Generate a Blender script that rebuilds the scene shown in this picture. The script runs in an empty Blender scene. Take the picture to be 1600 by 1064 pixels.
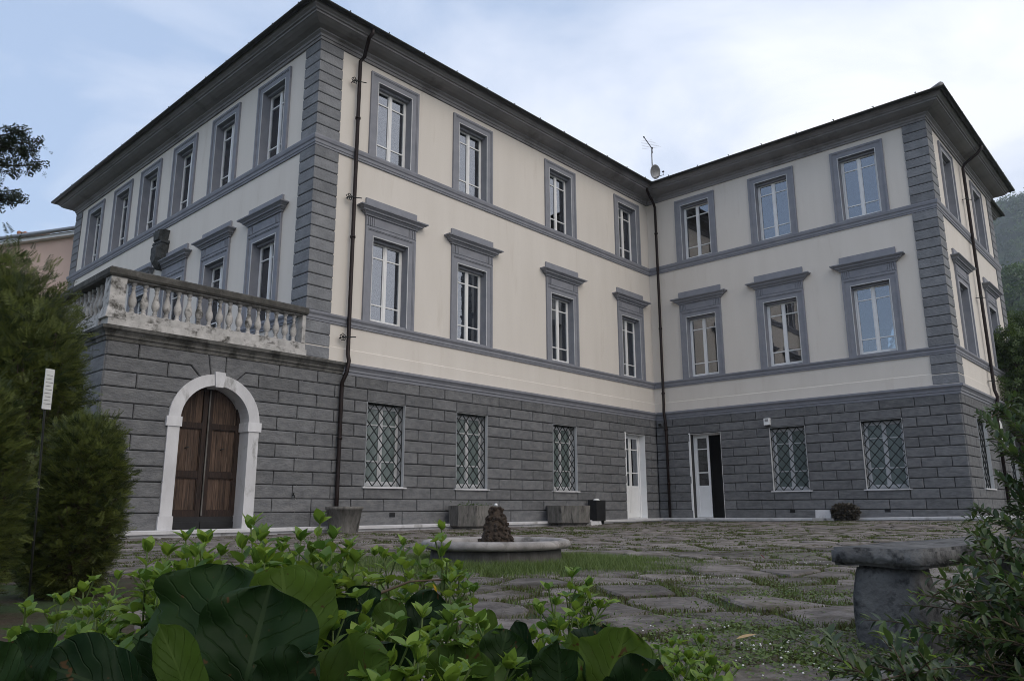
import bpy, bmesh, math, random
import numpy as np
from mathutils import Vector, Matrix, noise
random.seed(7); RNG = np.random.default_rng(7)
R = math.radians
scene = bpy.context.scene
COL = scene.collection

# ------------------------------------------------------------------ camera
CAM = Vector((-9.599, -15.489, 0.558))
YAW, PITCH, ROLL, FPX, IW, IH = 0.8274, 0.2168, -0.0034, 1186.5, 1600, 1064
FW = Vector((math.sin(YAW)*math.cos(PITCH), math.cos(YAW)*math.cos(PITCH), math.sin(PITCH)))
_rt = Vector((math.cos(YAW), -math.sin(YAW), 0)); _up = _rt.cross(FW)
RT = _rt*math.cos(ROLL) + _up*math.sin(ROLL); UP = _up*math.cos(ROLL) - _rt*math.sin(ROLL)
cd = bpy.data.cameras.new('camera'); cam = bpy.data.objects.new('camera', cd); COL.objects.link(cam)
cd.sensor_width = 36; cd.lens = FPX/IW*36; cd.clip_start = .05; cd.clip_end = 5000
M = Matrix((RT, UP, -FW)).transposed().to_4x4(); M.translation = CAM; cam.matrix_world = M
scene.camera = cam

# ------------------------------------------------------------------ sky, sun, exposure
SUN_DIR = Vector((-0.12, -1.0, 0.80)).normalized()          # towards the sun (veiled by cloud)
w = bpy.data.worlds.new('World'); scene.world = w; w.use_nodes = True
nt = w.node_tree; N = nt.nodes; Lk = nt.links; N.clear()
out = N.new('ShaderNodeOutputWorld'); bg = N.new('ShaderNodeBackground'); bg.inputs['Strength'].default_value = .085
sky = N.new('ShaderNodeTexSky'); sky.sky_type = 'NISHITA'; sky.sun_disc = False
sky.sun_elevation = math.asin(SUN_DIR.z); sky.sun_rotation = math.atan2(SUN_DIR.x, SUN_DIR.y); sky.air_density = 1.2; sky.dust_density = 1.0
tc = N.new('ShaderNodeTexCoord'); sp = N.new('ShaderNodeSeparateXYZ'); Lk.new(tc.outputs['Generated'], sp.inputs[0])
def wmath(op, a, b=None, clamp=False):
    m = N.new('ShaderNodeMath'); m.operation = op; m.use_clamp = clamp
    for i, v in enumerate((a, b)):
        if v is None: continue
        if isinstance(v, (int, float)): m.inputs[i].default_value = v
        else: Lk.new(v, m.inputs[i])
    return m.outputs[0]
zc = wmath('ADD', wmath('MAXIMUM', sp.outputs[2], 0.0), .22)
cb = N.new('ShaderNodeCombineXYZ'); Lk.new(wmath('DIVIDE', sp.outputs[0], zc), cb.inputs[0]); Lk.new(wmath('DIVIDE', sp.outputs[1], zc), cb.inputs[1])
mp = N.new('ShaderNodeMapping'); Lk.new(cb.outputs[0], mp.inputs[0]); mp.inputs['Rotation'].default_value = (0, 0, R(20)); mp.inputs['Scale'].default_value = (1.0, 1.0, 1)
nz = N.new('ShaderNodeTexNoise'); Lk.new(mp.outputs[0], nz.inputs['Vector']); nz.inputs['Scale'].default_value = 2.0; nz.inputs['Detail'].default_value = 9; nz.inputs['Roughness'].default_value = .54; nz.inputs['Distortion'].default_value = .5
# the veil of cloud thins out towards the left of the view (north-west), as the photograph's sky does
veil = wmath('ADD', wmath('MULTIPLY', sp.outputs[0], .26), wmath('MULTIPLY', sp.outputs[1], -.38))
fac = wmath('ADD', wmath('ADD', wmath('MULTIPLY', nz.outputs['Fac'], 1.35), veil), -.085)
rp = N.new('ShaderNodeValToRGB'); Lk.new(fac, rp.inputs[0]); rp.color_ramp.elements[0].position = .28; rp.color_ramp.elements[1].position = .84
rp.color_ramp.elements[0].color = (.0,)*3+(1,); rp.color_ramp.elements[1].color = (.97,)*3+(1,)
mx = N.new('ShaderNodeMixRGB'); Lk.new(rp.outputs[0], mx.inputs[0]); hz = N.new('ShaderNodeMixRGB'); hz.inputs[0].default_value = .55; Lk.new(sky.outputs[0], hz.inputs[1]); hz.inputs[2].default_value = (4.8, 6.0, 8.2, 1); Lk.new(hz.outputs[0], mx.inputs[1]); mx.inputs[2].default_value = (8.15, 8.35, 9.0, 1)
Lk.new(mx.outputs[0], bg.inputs[0]); Lk.new(bg.outputs[0], out.inputs[0])
sl = bpy.data.lights.new('sun', 'SUN'); sl.energy = .58; sl.angle = R(40); sl.color = (1, .85, .64)
so = bpy.data.objects.new('sun', sl); COL.objects.link(so); so.rotation_euler = (-SUN_DIR).to_track_quat('-Z', 'Y').to_euler(); so.location = (0, -20, 30)
vs = scene.view_settings; vs.view_transform = 'Standard'; vs.look = 'None'; vs.exposure = 0.80; vs.gamma = 1; vs.use_curve_mapping = False
scene.cycles.filter_width = .95; scene.cycles.denoising_prefilter = 'ACCURATE'; scene.cycles.max_bounces = 6; scene.cycles.transparent_max_bounces = 12

# ------------------------------------------------------------------ helpers
def pix(x, y, depth):                       # a pixel of the photograph at a distance along the view axis
    return CAM + (FW + RT*((x-IW/2)/FPX) - UP*((y-IH/2)/FPX))*depth
def hit(x, y, ax, val):
    d = FW + RT*((x-IW/2)/FPX) - UP*((y-IH/2)/FPX); i = 'xyz'.index(ax); return CAM + d*((val-CAM[i])/d[i])
def gcol(x, depth, z=0.0):                  # ground point in a pixel column at a horizontal distance
    d = FW + RT*((x-IW/2)/FPX) - UP*((800-IH/2)/FPX); h = Vector((d.x, d.y, 0)).normalized()
    return Vector((CAM.x + h.x*depth, CAM.y + h.y*depth, z))
def smooth01(t): t = max(0., min(1., t)); return t*t*(3-2*t)
def gh(x, y):                               # lie of the courtyard: it rises a little towards the right wing
    return .15*smooth01((x-2)/13)*smooth01(-y/10.) + .05*smooth01((x-9)/6)*smooth01(1-abs(y)/8.)

def link(name, me, parent=None, mats=(), loc=None, rot=None):
    o = bpy.data.objects.new(name, me); COL.objects.link(o)
    if me is not None and mats and not me.materials:
        for m in mats: me.materials.append(m)
    if parent is not None: o.parent = parent
    if loc is not None: o.location = loc
    if rot is not None: o.rotation_euler = rot
    return o
def empty(name, loc=(0, 0, 0), rz=0):
    o = bpy.data.objects.new(name, None); COL.objects.link(o); o.location = loc; o.rotation_euler = (0, 0, rz); o.empty_display_size = .2; return o
def tag(o, label, cat, group=None, kind=None):
    o['label'] = label; o['category'] = cat
    if group: o['group'] = group
    if kind: o['kind'] = kind
    return o
class MB:
    def __init__(s): s.v = []; s.f = []
    def quad(s, *p): n = len(s.v); s.v += [tuple(q) for q in p]; s.f.append(tuple(range(n, n+len(p)))); return s
    def box(s, x0, x1, y0, y1, z0, z1): return s.frus((x0, x1, y0, y1), z0, (x0, x1, y0, y1), z1)
    def frus(s, a, z0, b, z1):
        n = len(s.v)
        s.v += [(a[0],a[2],z0),(a[1],a[2],z0),(a[1],a[3],z0),(a[0],a[3],z0),(b[0],b[2],z1),(b[1],b[2],z1),(b[1],b[3],z1),(b[0],b[3],z1)]
        s.f += [tuple(n+i for i in q) for q in ((3,2,1,0),(4,5,6,7),(0,1,5,4),(1,2,6,5),(2,3,7,6),(3,0,4,7))]; return s
    def tube(s, pts, r, n=8, caps=True):
        pts = [Vector(p) for p in pts]; rs = r if isinstance(r, (list, tuple)) else [r]*len(pts); b0 = len(s.v); t = None
        for i, p in enumerate(pts):
            d = (pts[min(i+1, len(pts)-1)]-pts[max(i-1, 0)]).normalized()
            if t is None: t = d.orthogonal().normalized()
            t = (t - d*t.dot(d)).normalized(); b = d.cross(t)
            for k in range(n):
                a = 2*math.pi*k/n; s.v.append(tuple(p + (t*math.cos(a)+b*math.sin(a))*rs[i]))
        for i in range(len(pts)-1):
            for k in range(n):
                k2 = (k+1) % n; s.f.append((b0+i*n+k, b0+i*n+k2, b0+(i+1)*n+k2, b0+(i+1)*n+k))
        if caps: s.f.append(tuple(b0+k for k in range(n))[::-1]); s.f.append(tuple(b0+(len(pts)-1)*n+k for k in range(n)))
        return s
    def lathe(s, prof, n=16, c=(0, 0, 0), sx=1., rot=0.):
        b0 = len(s.v)
        for r, z in prof:
            for k in range(n):
                a = 2*math.pi*k/n+rot; s.v.append((c[0]+r*math.cos(a)*sx, c[1]+r*math.sin(a), c[2]+z))
        for i in range(len(prof)-1):
            for k in range(n):
                k2 = (k+1) % n; s.f.append((b0+i*n+k, b0+i*n+k2, b0+(i+1)*n+k2, b0+(i+1)*n+k))
        s.f.append(tuple(b0+k for k in range(n))[::-1]); s.f.append(tuple(b0+(len(prof)-1)*n+k for k in range(n))); return s
    def mesh(s, name, mat=None, smooth=False, recalc=True):
        me = bpy.data.meshes.new(name); me.from_pydata(s.v, [], s.f)
        if recalc:
            bm = bmesh.new(); bm.from_mesh(me); bmesh.ops.recalc_face_normals(bm, faces=bm.faces); bm.to_mesh(me); bm.free()
        if smooth: me.polygons.foreach_set('use_smooth', [True]*len(me.polygons))
        if mat: me.materials.append(mat)
        return me
    def build(s, name, mat, parent=None, smooth=False, loc=None, rot=None): return link(name, s.mesh(name, mat, smooth), parent, (), loc, rot)
def np_mesh(name, V, F, mat, smooth=False, attr=None):          # V (n,3), F (m,k) with one k
    me = bpy.data.meshes.new(name); V = np.asarray(V, np.float32); F = np.asarray(F, np.int32); k = F.shape[1]
    me.vertices.add(len(V)); me.vertices.foreach_set('co', V.ravel()); me.loops.add(F.size); me.loops.foreach_set('vertex_index', F.ravel())
    me.polygons.add(len(F)); me.polygons.foreach_set('loop_start', np.arange(0, F.size, k, dtype=np.int32)); me.polygons.foreach_set('loop_total', np.full(len(F), k, np.int32))
    if smooth: me.polygons.foreach_set('use_smooth', np.ones(len(F), bool))
    if attr is not None:
        a = me.attributes.new('tone', 'FLOAT', 'POINT'); a.data.foreach_set('value', np.asarray(attr, np.float32))
    me.update(calc_edges=True); me.validate(); me.materials.append(mat); return me
def scatter(name, tv, tf, pos, rot, scl, mat, tone=True, smooth=False):    # many copies of a small template joined in one mesh
    tv = np.asarray(tv, float); tf = np.asarray(tf, int); n = len(pos)
    V = np.einsum('nij,kj->nki', rot, tv)*np.asarray(scl)[:, None, None] + np.asarray(pos)[:, None, :]
    F = tf[None] + (np.arange(n)*len(tv))[:, None, None]
    t = np.repeat(RNG.random(n), len(tv)) if tone else None
    return np_mesh(name, V.reshape(-1, 3), F.reshape(-1, tf.shape[1]), mat, smooth, t)
def frames(d, spin):                                             # rotation matrices taking +X to d, spun about it
    d = d/np.linalg.norm(d, axis=1)[:, None]; h = np.where(np.abs(d[:, 2:3]) > .9, np.array([[1., 0, 0]]), np.array([[0, 0, 1.]]))
    y = np.cross(h, d); y /= np.linalg.norm(y, axis=1)[:, None]; z = np.cross(d, y); c, s_ = np.cos(spin)[:, None], np.sin(spin)[:, None]
    return np.stack([d, y*c+z*s_, z*c-y*s_], axis=2)

# ------------------------------------------------------------------ materials
def nodes(name):
    m = bpy.data.materials.new(name); m.use_nodes = True; t = m.node_tree; return m, t.nodes, t.links, t.nodes['Principled BSDF']
def pm(name, c1, c2, scale=4., rough=.8, bump=.15, bscale=30., var=0., stretch=(1, 1, 1), metal=0., spec=.3, c3=None, c3pos=.62, scale3=1.5, detail=6, bdist=.02):
    m, n, l, p = nodes(name); tcn = n.new('ShaderNodeTexCoord'); mpn = n.new('ShaderNodeMapping'); l.new(tcn.outputs['Object'], mpn.inputs[0]); mpn.inputs['Scale'].default_value = stretch
    oi = n.new('ShaderNodeObjectInfo'); ad = n.new('ShaderNodeVectorMath'); ad.operation = 'ADD'; mu = n.new('ShaderNodeVectorMath'); mu.operation = 'SCALE'; mu.inputs[0].default_value = (17, 31, 23); l.new(oi.outputs['Random'], mu.inputs['Scale'])
    l.new(mpn.outputs[0], ad.inputs[0]); l.new(mu.outputs[0], ad.inputs[1]); vec = ad.outputs[0] if var else mpn.outputs[0]
    a = n.new('ShaderNodeTexNoise'); l.new(vec, a.inputs['Vector']); a.inputs['Scale'].default_value = scale; a.inputs['Detail'].default_value = detail; a.inputs['Roughness'].default_value = .6
    rmp = n.new('ShaderNodeValToRGB'); l.new(a.outputs['Fac'], rmp.inputs[0]); rmp.color_ramp.elements[0].position = .32; rmp.color_ramp.elements[1].position = .68
    rmp.color_ramp.elements[0].color = (*c1, 1); rmp.color_ramp.elements[1].color = (*c2, 1); colr = rmp.outputs[0]
    if c3:
        b = n.new('ShaderNodeTexNoise'); l.new(vec, b.inputs['Vector']); b.inputs['Scale'].default_value = scale3; b.inputs['Detail'].default_value = 8; b.inputs['Roughness'].default_value = .65
        r3 = n.new('ShaderNodeValToRGB'); l.new(b.outputs['Fac'], r3.inputs[0]); r3.color_ramp.elements[0].position = c3pos-.06; r3.color_ramp.elements[1].position = c3pos+.08
        m3 = n.new('ShaderNodeMixRGB'); l.new(r3.outputs[0], m3.inputs[0]); l.new(colr, m3.inputs[1]); m3.inputs[2].default_value = (*c3, 1); colr = m3.outputs[0]
    if var:
        hs = n.new('ShaderNodeHueSaturation'); mr = n.new('ShaderNodeMapRange'); l.new(oi.outputs['Random'], mr.inputs[0]); mr.inputs[3].default_value = 1-var; mr.inputs[4].default_value = 1+var
        l.new(mr.outputs[0], hs.inputs['Value']); l.new(colr, hs.inputs['Color']); colr = hs.outputs[0]
    l.new(colr, p.inputs['Base Color']); p.inputs['Roughness'].default_value = rough; p.inputs['Metallic'].default_value = metal; p.inputs['Specular IOR Level'].default_value = spec
    if bump:
        c = n.new('ShaderNodeTexNoise'); l.new(vec, c.inputs['Vector']); c.inputs['Scale'].default_value = bscale; c.inputs['Detail'].default_value = 5
        bp = n.new('ShaderNodeBump'); bp.inputs['Strength'].default_value = bump; bp.inputs['Distance'].default_value = bdist; l.new(c.outputs['Fac'], bp.inputs['Height']); l.new(bp.outputs[0], p.inputs['Normal'])
    return m
def leafmat(name, c1, c2, trans=.35, rough=.45, spec=.4, veins=False):
    m, n, l, p = nodes(name); at = n.new('ShaderNodeAttribute'); at.attribute_name = 'tone'; oi = n.new('ShaderNodeObjectInfo')
    s = n.new('ShaderNodeMath'); s.operation = 'ADD'; l.new(at.outputs['Fac'], s.inputs[0]); l.new(oi.outputs['Random'], s.inputs[1]); fr = n.new('ShaderNodeMath'); fr.operation = 'FRACT'; l.new(s.outputs[0], fr.inputs[0])
    mxn = n.new('ShaderNodeMixRGB'); l.new(fr.outputs[0], mxn.inputs[0]); mxn.inputs[1].default_value = (*c1, 1); mxn.inputs[2].default_value = (*c2, 1); colr = mxn.outputs[0]
    if veins:
        uv = n.new('ShaderNodeUVMap'); sx = n.new('ShaderNodeSeparateXYZ'); l.new(uv.outputs[0], sx.inputs[0])
        def mt(op, a, b=None):
            q = n.new('ShaderNodeMath'); q.operation = op
            for i, v in enumerate((a, b)):
                if v is None: continue
                if isinstance(v, (int, float)): q.inputs[i].default_value = v
                else: l.new(v, q.inputs[i])
            return q.outputs[0]
        ab = mt('ABSOLUTE', mt('SUBTRACT', sx.outputs[1], .5))
        tcn = n.new('ShaderNodeTexCoord'); nzn = n.new('ShaderNodeTexNoise'); l.new(tcn.outputs['Object'], nzn.inputs['Vector']); nzn.inputs['Scale'].default_value = 22
        side = mt('PINGPONG', mt('ADD', mt('SUBTRACT', mt('MULTIPLY', sx.outputs[0], 7.), mt('MULTIPLY', ab, 6.)), mt('MULTIPLY', nzn.outputs['Fac'], 1.3)), .5)
        v1 = mt('LESS_THAN', ab, .022); v2 = mt('SUBTRACT', 1., mt('DIVIDE', mt('MINIMUM', side, .09), .09)); vv = mt('MAXIMUM', v1, mt('MULTIPLY', v2, .7))
        m2 = n.new('ShaderNodeMixRGB'); l.new(mt('MULTIPLY', vv, .15), m2.inputs[0]); l.new(colr, m2.inputs[1]); m2.inputs[2].default_value = (c2[0]*2.+.04, c2[1]*1.7+.05, c2[2]*1.6+.03, 1)
        n3 = n.new('ShaderNodeTexNoise'); l.new(tcn.outputs['Object'], n3.inputs['Vector']); n3.inputs['Scale'].default_value = 9; n3.inputs['Detail'].default_value = 6
        hv = n.new('ShaderNodeHueSaturation'); mr = n.new('ShaderNodeMapRange'); l.new(n3.outputs['Fac'], mr.inputs[0]); mr.inputs[1].default_value = .3; mr.inputs[2].default_value = .7; mr.inputs[3].default_value = .7; mr.inputs[4].default_value = 1.3; l.new(mr.outputs[0], hv.inputs['Value']); l.new(m2.outputs[0], hv.inputs['Color'])
        n4 = n.new('ShaderNodeTexNoise'); l.new(tcn.outputs['Object'], n4.inputs['Vector']); n4.inputs['Scale'].default_value = 60; n4.inputs['Detail'].default_value = 2; r4 = n.new('ShaderNodeValToRGB'); l.new(n4.outputs['Fac'], r4.inputs[0]); r4.color_ramp.elements[0].position = .69; r4.color_ramp.elements[1].position = .73
        m4 = n.new('ShaderNodeMixRGB'); l.new(r4.outputs[0], m4.inputs[0]); l.new(hv.outputs[0], m4.inputs[1]); m4.inputs[2].default_value = (.055, .032, .012, 1); colr = m4.outputs[0]
        bp = n.new('ShaderNodeBump'); bp.inputs['Strength'].default_value = .6; bp.inputs['Distance'].default_value = .006; bp.invert = True; l.new(vv, bp.inputs['Height']); l.new(bp.outputs[0], p.inputs['Normal'])
    l.new(colr, p.inputs['Base Color']); p.inputs['Roughness'].default_value = rough; p.inputs['Specular IOR Level'].default_value = spec
    tr = n.new('ShaderNodeBsdfTranslucent'); hs = n.new('ShaderNodeHueSaturation'); hs.inputs['Hue'].default_value = .485; hs.inputs['Value'].default_value = 1.7; l.new(colr, hs.inputs['Color']); l.new(hs.outputs[0], tr.inputs[0])
    ms = n.new('ShaderNodeMixShader'); ms.inputs[0].default_value = trans; l.new(p.outputs[0], ms.inputs[1]); l.new(tr.outputs[0], ms.inputs[2]); l.new(ms.outputs[0], n['Material Output'].inputs[0]); return m
MT = {}
MT['plaster'] = pm('plaster', (.625, .580, .525), (.665, .620, .565), 1.1, .9, .10, 60, c3=(.58, .528, .468), c3pos=.64, scale3=1.3, stretch=(1.5, 1.5, .22), bdist=.01)
MT['trim'] = pm('grey_trim', (.205, .212, .240), (.25, .255, .283), 3., .75, .12, 60, bdist=.01)
MT['cornice'] = pm('cornice_grey', (.19, .185, .19), (.235, .23, .232), 1.6, .8, .12, 40, c3=(.12, .115, .115), scale3=.7, bdist=.01)
MT['stone'] = pm('ashlar', (.105, .107, .112), (.168, .169, .172), 4.5, .82, .7, 16, var=.13, c3=(.195, .193, .188), c3pos=.66, scale3=1.6, stretch=(1, 1, 1.9), bdist=.03)
MT['quoin'] = pm('quoin_stone', (.15, .155, .165), (.215, .22, .23), 3., .82, .6, 16, var=.12, bdist=.03)
MT['mortar'] = pm('joint', (.035, .035, .036), (.05, .05, .05), 8., .95, .1)
MT['marble'] = pm('marble', (.50, .495, .505), (.62, .615, .625), 2.5, .6, .12, 30, stretch=(1, 1, .5), c3=(.27, .265, .255), c3pos=.62, scale3=3., var=.06)
MT['dirty_marble'] = pm('weathered_marble', (.32, .31, .295), (.50, .48, .46), 5., .8, .3, 30, c3=(.07, .066, .058), c3pos=.57, scale3=4., var=.14)
MT['dark_marble'] = pm('lichened_marble', (.045, .043, .038), (.10, .095, .085), 5., .9, .4, 30, c3=(.16, .15, .14), c3pos=.66, scale3=3.5)
MT['lichen'] = pm('lichened_cornice', (.075, .073, .068), (.15, .145, .135), 4., .9, .4, 30, c3=(.035, .034, .03), c3pos=.54, scale3=2.5, stretch=(1, 1, .5))
MT['oak_dark'] = pm('dark_wood', (.010, .006, .0045), (.040, .022, .015), 6., .7, .5, 20, stretch=(8, 8, .5), c3=(.10, .07, .052), c3pos=.66, scale3=4., bdist=.012, var=.2)
MT['oak'] = pm('weathered_wood', (.024, .0155, .011), (.105, .066, .046), 5., .75, .5, 18, stretch=(9, 9, .5), c3=(.15, .105, .078), c3pos=.63, scale3=3.5, bdist=.015, var=.25)
MT['white'] = pm('white_paint', (.72, .72, .715), (.78, .78, .775), 3., .5, .05, 30)
MT['reveal'] = pm('reveal_paint', (.46, .47, .48), (.54, .55, .56), 3., .7, .05, 30)
MT['iron'] = pm('wrought_iron', (.012, .015, .016), (.022, .024, .024), 20., .6, .2, 60, metal=.3)
MT['pipe'] = pm('brown_pipe', (.013, .0085, .008), (.022, .013, .011), 3., .4, .05, 30, metal=.4, stretch=(1, 1, .3))
MT['gutter'] = pm('gutter_copper', (.026, .028, .026), (.045, .045, .042), 3., .5, .1, 30, metal=.3)
MT['tile'] = pm('roof_tile', (.20, .09, .055), (.36, .18, .11), 9., .85, .4, 30, var=.15)
MT['dark'] = pm('dark_plastic', (.012, .012, .013), (.02, .02, .021), 5., .5, .05)
MT['room'] = pm('room_wall', (.34, .33, .32), (.40, .39, .38), 1., .9, 0)
MT['blind'] = pm('blind_cloth', (.34, .40, .375), (.42, .48, .455), 2., .9, .1, 50, stretch=(6, 6, .3))
MT['concrete'] = pm('planter_concrete', (.085, .08, .072), (.19, .18, .165), 4., .9, .5, 30, stretch=(3, 3, .7), c3=(.035, .033, .03), c3pos=.60, scale3=3., var=.1)
MT['rim'] = pm('fountain_stone', (.21, .195, .185), (.36, .335, .315), 5., .75, .35, 30, c3=(.12, .11, .10), c3pos=.58, scale3=3.5)
MT['drum'] = pm('fountain_drum', (.055, .052, .046), (.115, .11, .10), 4., .9, .4, 30, stretch=(2, 2, .6), c3=(.16, .155, .145), c3pos=.66, scale3=3.)
MT['tufa'] = pm('tufa', (.022, .016, .012), (.085, .062, .045), 14., .95, .7, 40, var=.35)
MT['bench'] = pm('bench_stone', (.070, .069, .069), (.150, .147, .143), 9., .92, .8, 45, c3=(.022, .022, .022), c3pos=.57, scale3=14., bdist=.012)
MT['flag'] = pm('flagstone', (.068, .058, .053), (.185, .164, .150), 5., .8, .8, 16, var=.32, c3=(.050, .042, .028), c3pos=.55, scale3=2.6, bdist=.035)
MT['soil'] = pm('mossy_soil', (.026, .018, .012), (.055, .040, .022), 5., .95, .8, 40, c3=(.030, .050, .014), c3pos=.47, scale3=1.1)
MT['pink'] = pm('pink_plaster', (.56, .40, .33), (.62, .46, .38), .6, .9, .08, 30)
MT['bark'] = pm('bark', (.04, .03, .022), (.09, .07, .055), 8., .95, .7, 25, stretch=(3, 3, .5))
MT['stem'] = pm('green_stem', (.05, .085, .02), (.09, .12, .035), 20., .6, .1)
MT['twig'] = pm('brown_twig', (.05, .035, .022), (.09, .065, .04), 20., .8, .2)
MT['sign'] = pm('sign_white', (.62, .63, .62), (.72, .72, .71), 6., .5, 0)
MT['print'] = pm('sign_print', (.06, .06, .06), (.12, .12, .12), 60., .7, 0)
MT['steel'] = pm('galvanised_steel', (.24, .24, .245), (.34, .34, .345), 20., .45, .05, metal=.6)
MT['shield'] = pm('dark_carved_stone', (.030, .032, .032), (.075, .078, .076), 8., .9, .8, 22)
MT['hill'] = pm('forest_slope', (.012, .022, .010), (.05, .075, .026), .045, .95, 0, detail=10)
MT['yew'] = leafmat('yew_needles', (.014, .027, .008), (.125, .150, .034), .25, .5)
MT['pine'] = leafmat('conifer_needles', (.010, .018, .009), (.030, .046, .018), .2, .55)
MT['lime'] = leafmat('shrub_leaf', (.045, .105, .016), (.165, .250, .030), .36, .48)
MT['laurel'] = leafmat('lance_leaf', (.016, .036, .012), (.055, .090, .020), .28, .38)
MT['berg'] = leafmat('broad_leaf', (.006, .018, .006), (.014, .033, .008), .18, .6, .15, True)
MT['bergl'] = leafmat('broad_leaf_lit_or_pale', (.034, .066, .010), (.052, .092, .013), .40, .6, .15, True)  # paler copy of broad_leaf: light from behind put into the colour; pale leaves too
MT['grass'] = leafmat('grass_blade', (.050, .085, .018), (.12, .17, .040), .3, .55)
MT['moss'] = leafmat('low_herb', (.055, .042, .016), (.070, .115, .020), .25, .6)
MT['tree'] = leafmat('tree_leaf', (.020, .042, .012), (.075, .125, .030), .3, .5)
MT['petal'] = pm('white_petal', (.6, .6, .56), (.7, .7, .66), 5., .7, 0)
MT['fallen'] = pm('fallen_leaf', (.34, .24, .12), (.42, .30, .16), 9., .8, 0)
MT['yellow'] = leafmat('yellow_leaf', (.42, .30, .02), (.55, .36, .03), .3)
def glassmat():
    m, n, l, p = nodes('window_glass'); n.remove(p); g = n.new('ShaderNodeBsdfGlossy'); g.inputs['Roughness'].default_value = .012; g.inputs[0].default_value = (.92, .95, 1, 1)
    t = n.new('ShaderNodeBsdfTransparent'); t.inputs[0].default_value = (.74, .80, .79, 1); f = n.new('ShaderNodeFresnel'); f.inputs[0].default_value = 3.1
    tcn = n.new('ShaderNodeTexCoord'); nz_ = n.new('ShaderNodeTexNoise'); l.new(tcn.outputs['Object'], nz_.inputs['Vector']); nz_.inputs['Scale'].default_value = 1.4; bp = n.new('ShaderNodeBump'); bp.inputs['Strength'].default_value = .05; bp.inputs['Distance'].default_value = .03; l.new(nz_.outputs['Fac'], bp.inputs['Height']); l.new(bp.outputs[0], g.inputs['Normal'])
    ms = n.new('ShaderNodeMixShader'); l.new(f.outputs[0], ms.inputs[0]); l.new(t.outputs[0], ms.inputs[1]); l.new(g.outputs[0], ms.inputs[2]); l.new(ms.outputs[0], n['Material Output'].inputs[0]); return m
MT['glass'] = glassmat()
MT['frost'] = pm('frosted_glass', (.115, .150, .143), (.170, .205, .195), 1.5, .22, .04, 20, spec=.6, stretch=(2, 2, .4))

# ------------------------------------------------------------------ ground
LB, LD, LA, XE, XR, YS = 15.29, 10.26, 17.69, 24.34, 27.2, -9.4
xs = np.unique(np.concatenate([[-1500, -700, -300, -120, -60, -30, -20], np.arange(-14, 16.1, .75), [18, 22, 28, 40, 70, 150, 350, 800, 1800]]))
ys = np.unique(np.concatenate([[-1500, -600, -250, -100, -50, -30, -22], np.arange(-18, 1.1, .75), [4, 10, 20, 40, 80, 160, 400, 900, 1800]]))
gv = [(x, y, gh(x, y)) for y in ys for x in xs]; nx = len(xs)
gf = [(j*nx+i, j*nx+i+1, (j+1)*nx+i+1, (j+1)*nx+i) for j in range(len(ys)-1) for i in range(nx-1)]
g = link('ground', np_mesh('ground', gv, gf, MT['soil'], True)); g['kind'] = 'structure'

# ------------------------------------------------------------------ villa
villa = empty('villa'); tag(villa, 'large cream plastered villa with grey trim, rusticated stone ground floor and balustraded terrace', 'villa')
CK = lambda k: .478 + .30*k
ZG0, ZG1, ZB1, ZB1T, ZB2, ZB2T, ZC = 3.778, 4.055, 4.972, 5.212, 9.478, 9.755, 12.42
LOOP = [(0, LA), (0, 0), (LB, 0), (LB, -LD), (XE, -LD), (XE, YS), (XR, YS), (XR, LA)]
def sweep(path, prof, closed=True):
    m = MB(); n = len(path); P2 = [Vector(p) for p in path]; rings = []
    for i, p in enumerate(P2):
        if closed or 0 < i < n-1:
            d0 = (p-P2[i-1]).normalized(); d1 = (P2[(i+1) % n]-p).normalized()
        elif i == 0: d0 = d1 = (P2[1]-p).normalized()
        else: d0 = d1 = (p-P2[i-1]).normalized()
        n0 = Vector((d0.y, -d0.x)); n1 = Vector((d1.y, -d1.x)); mit = (n0+n1)/(1+n0.dot(n1))
        rings.append([(p.x+mit.x*d, p.y+mit.y*d, z) for d, z in prof])
    k = len(prof)
    for r in rings: m.v += r
    for i in range(n if closed else n-1):
        j = (i+1) % n
        for q in range(k-1): m.f.append((i*k+q, j*k+q, j*k+q+1, i*k+q+1))
    return m
def rotz(f): return 0. if f in 'BE' else -math.pi/2
ORG = {'B': (0, 0), 'A': (0, 0), 'D': (LB, 0), 'E': (LB, -LD)}
def fpos(f, u):                    # position along a facade (local X runs to the right seen from outside)
    o = ORG[f]; return (o[0]+u, o[1], 0) if f in 'BE' else (o[0], o[1]-u, 0)
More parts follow.
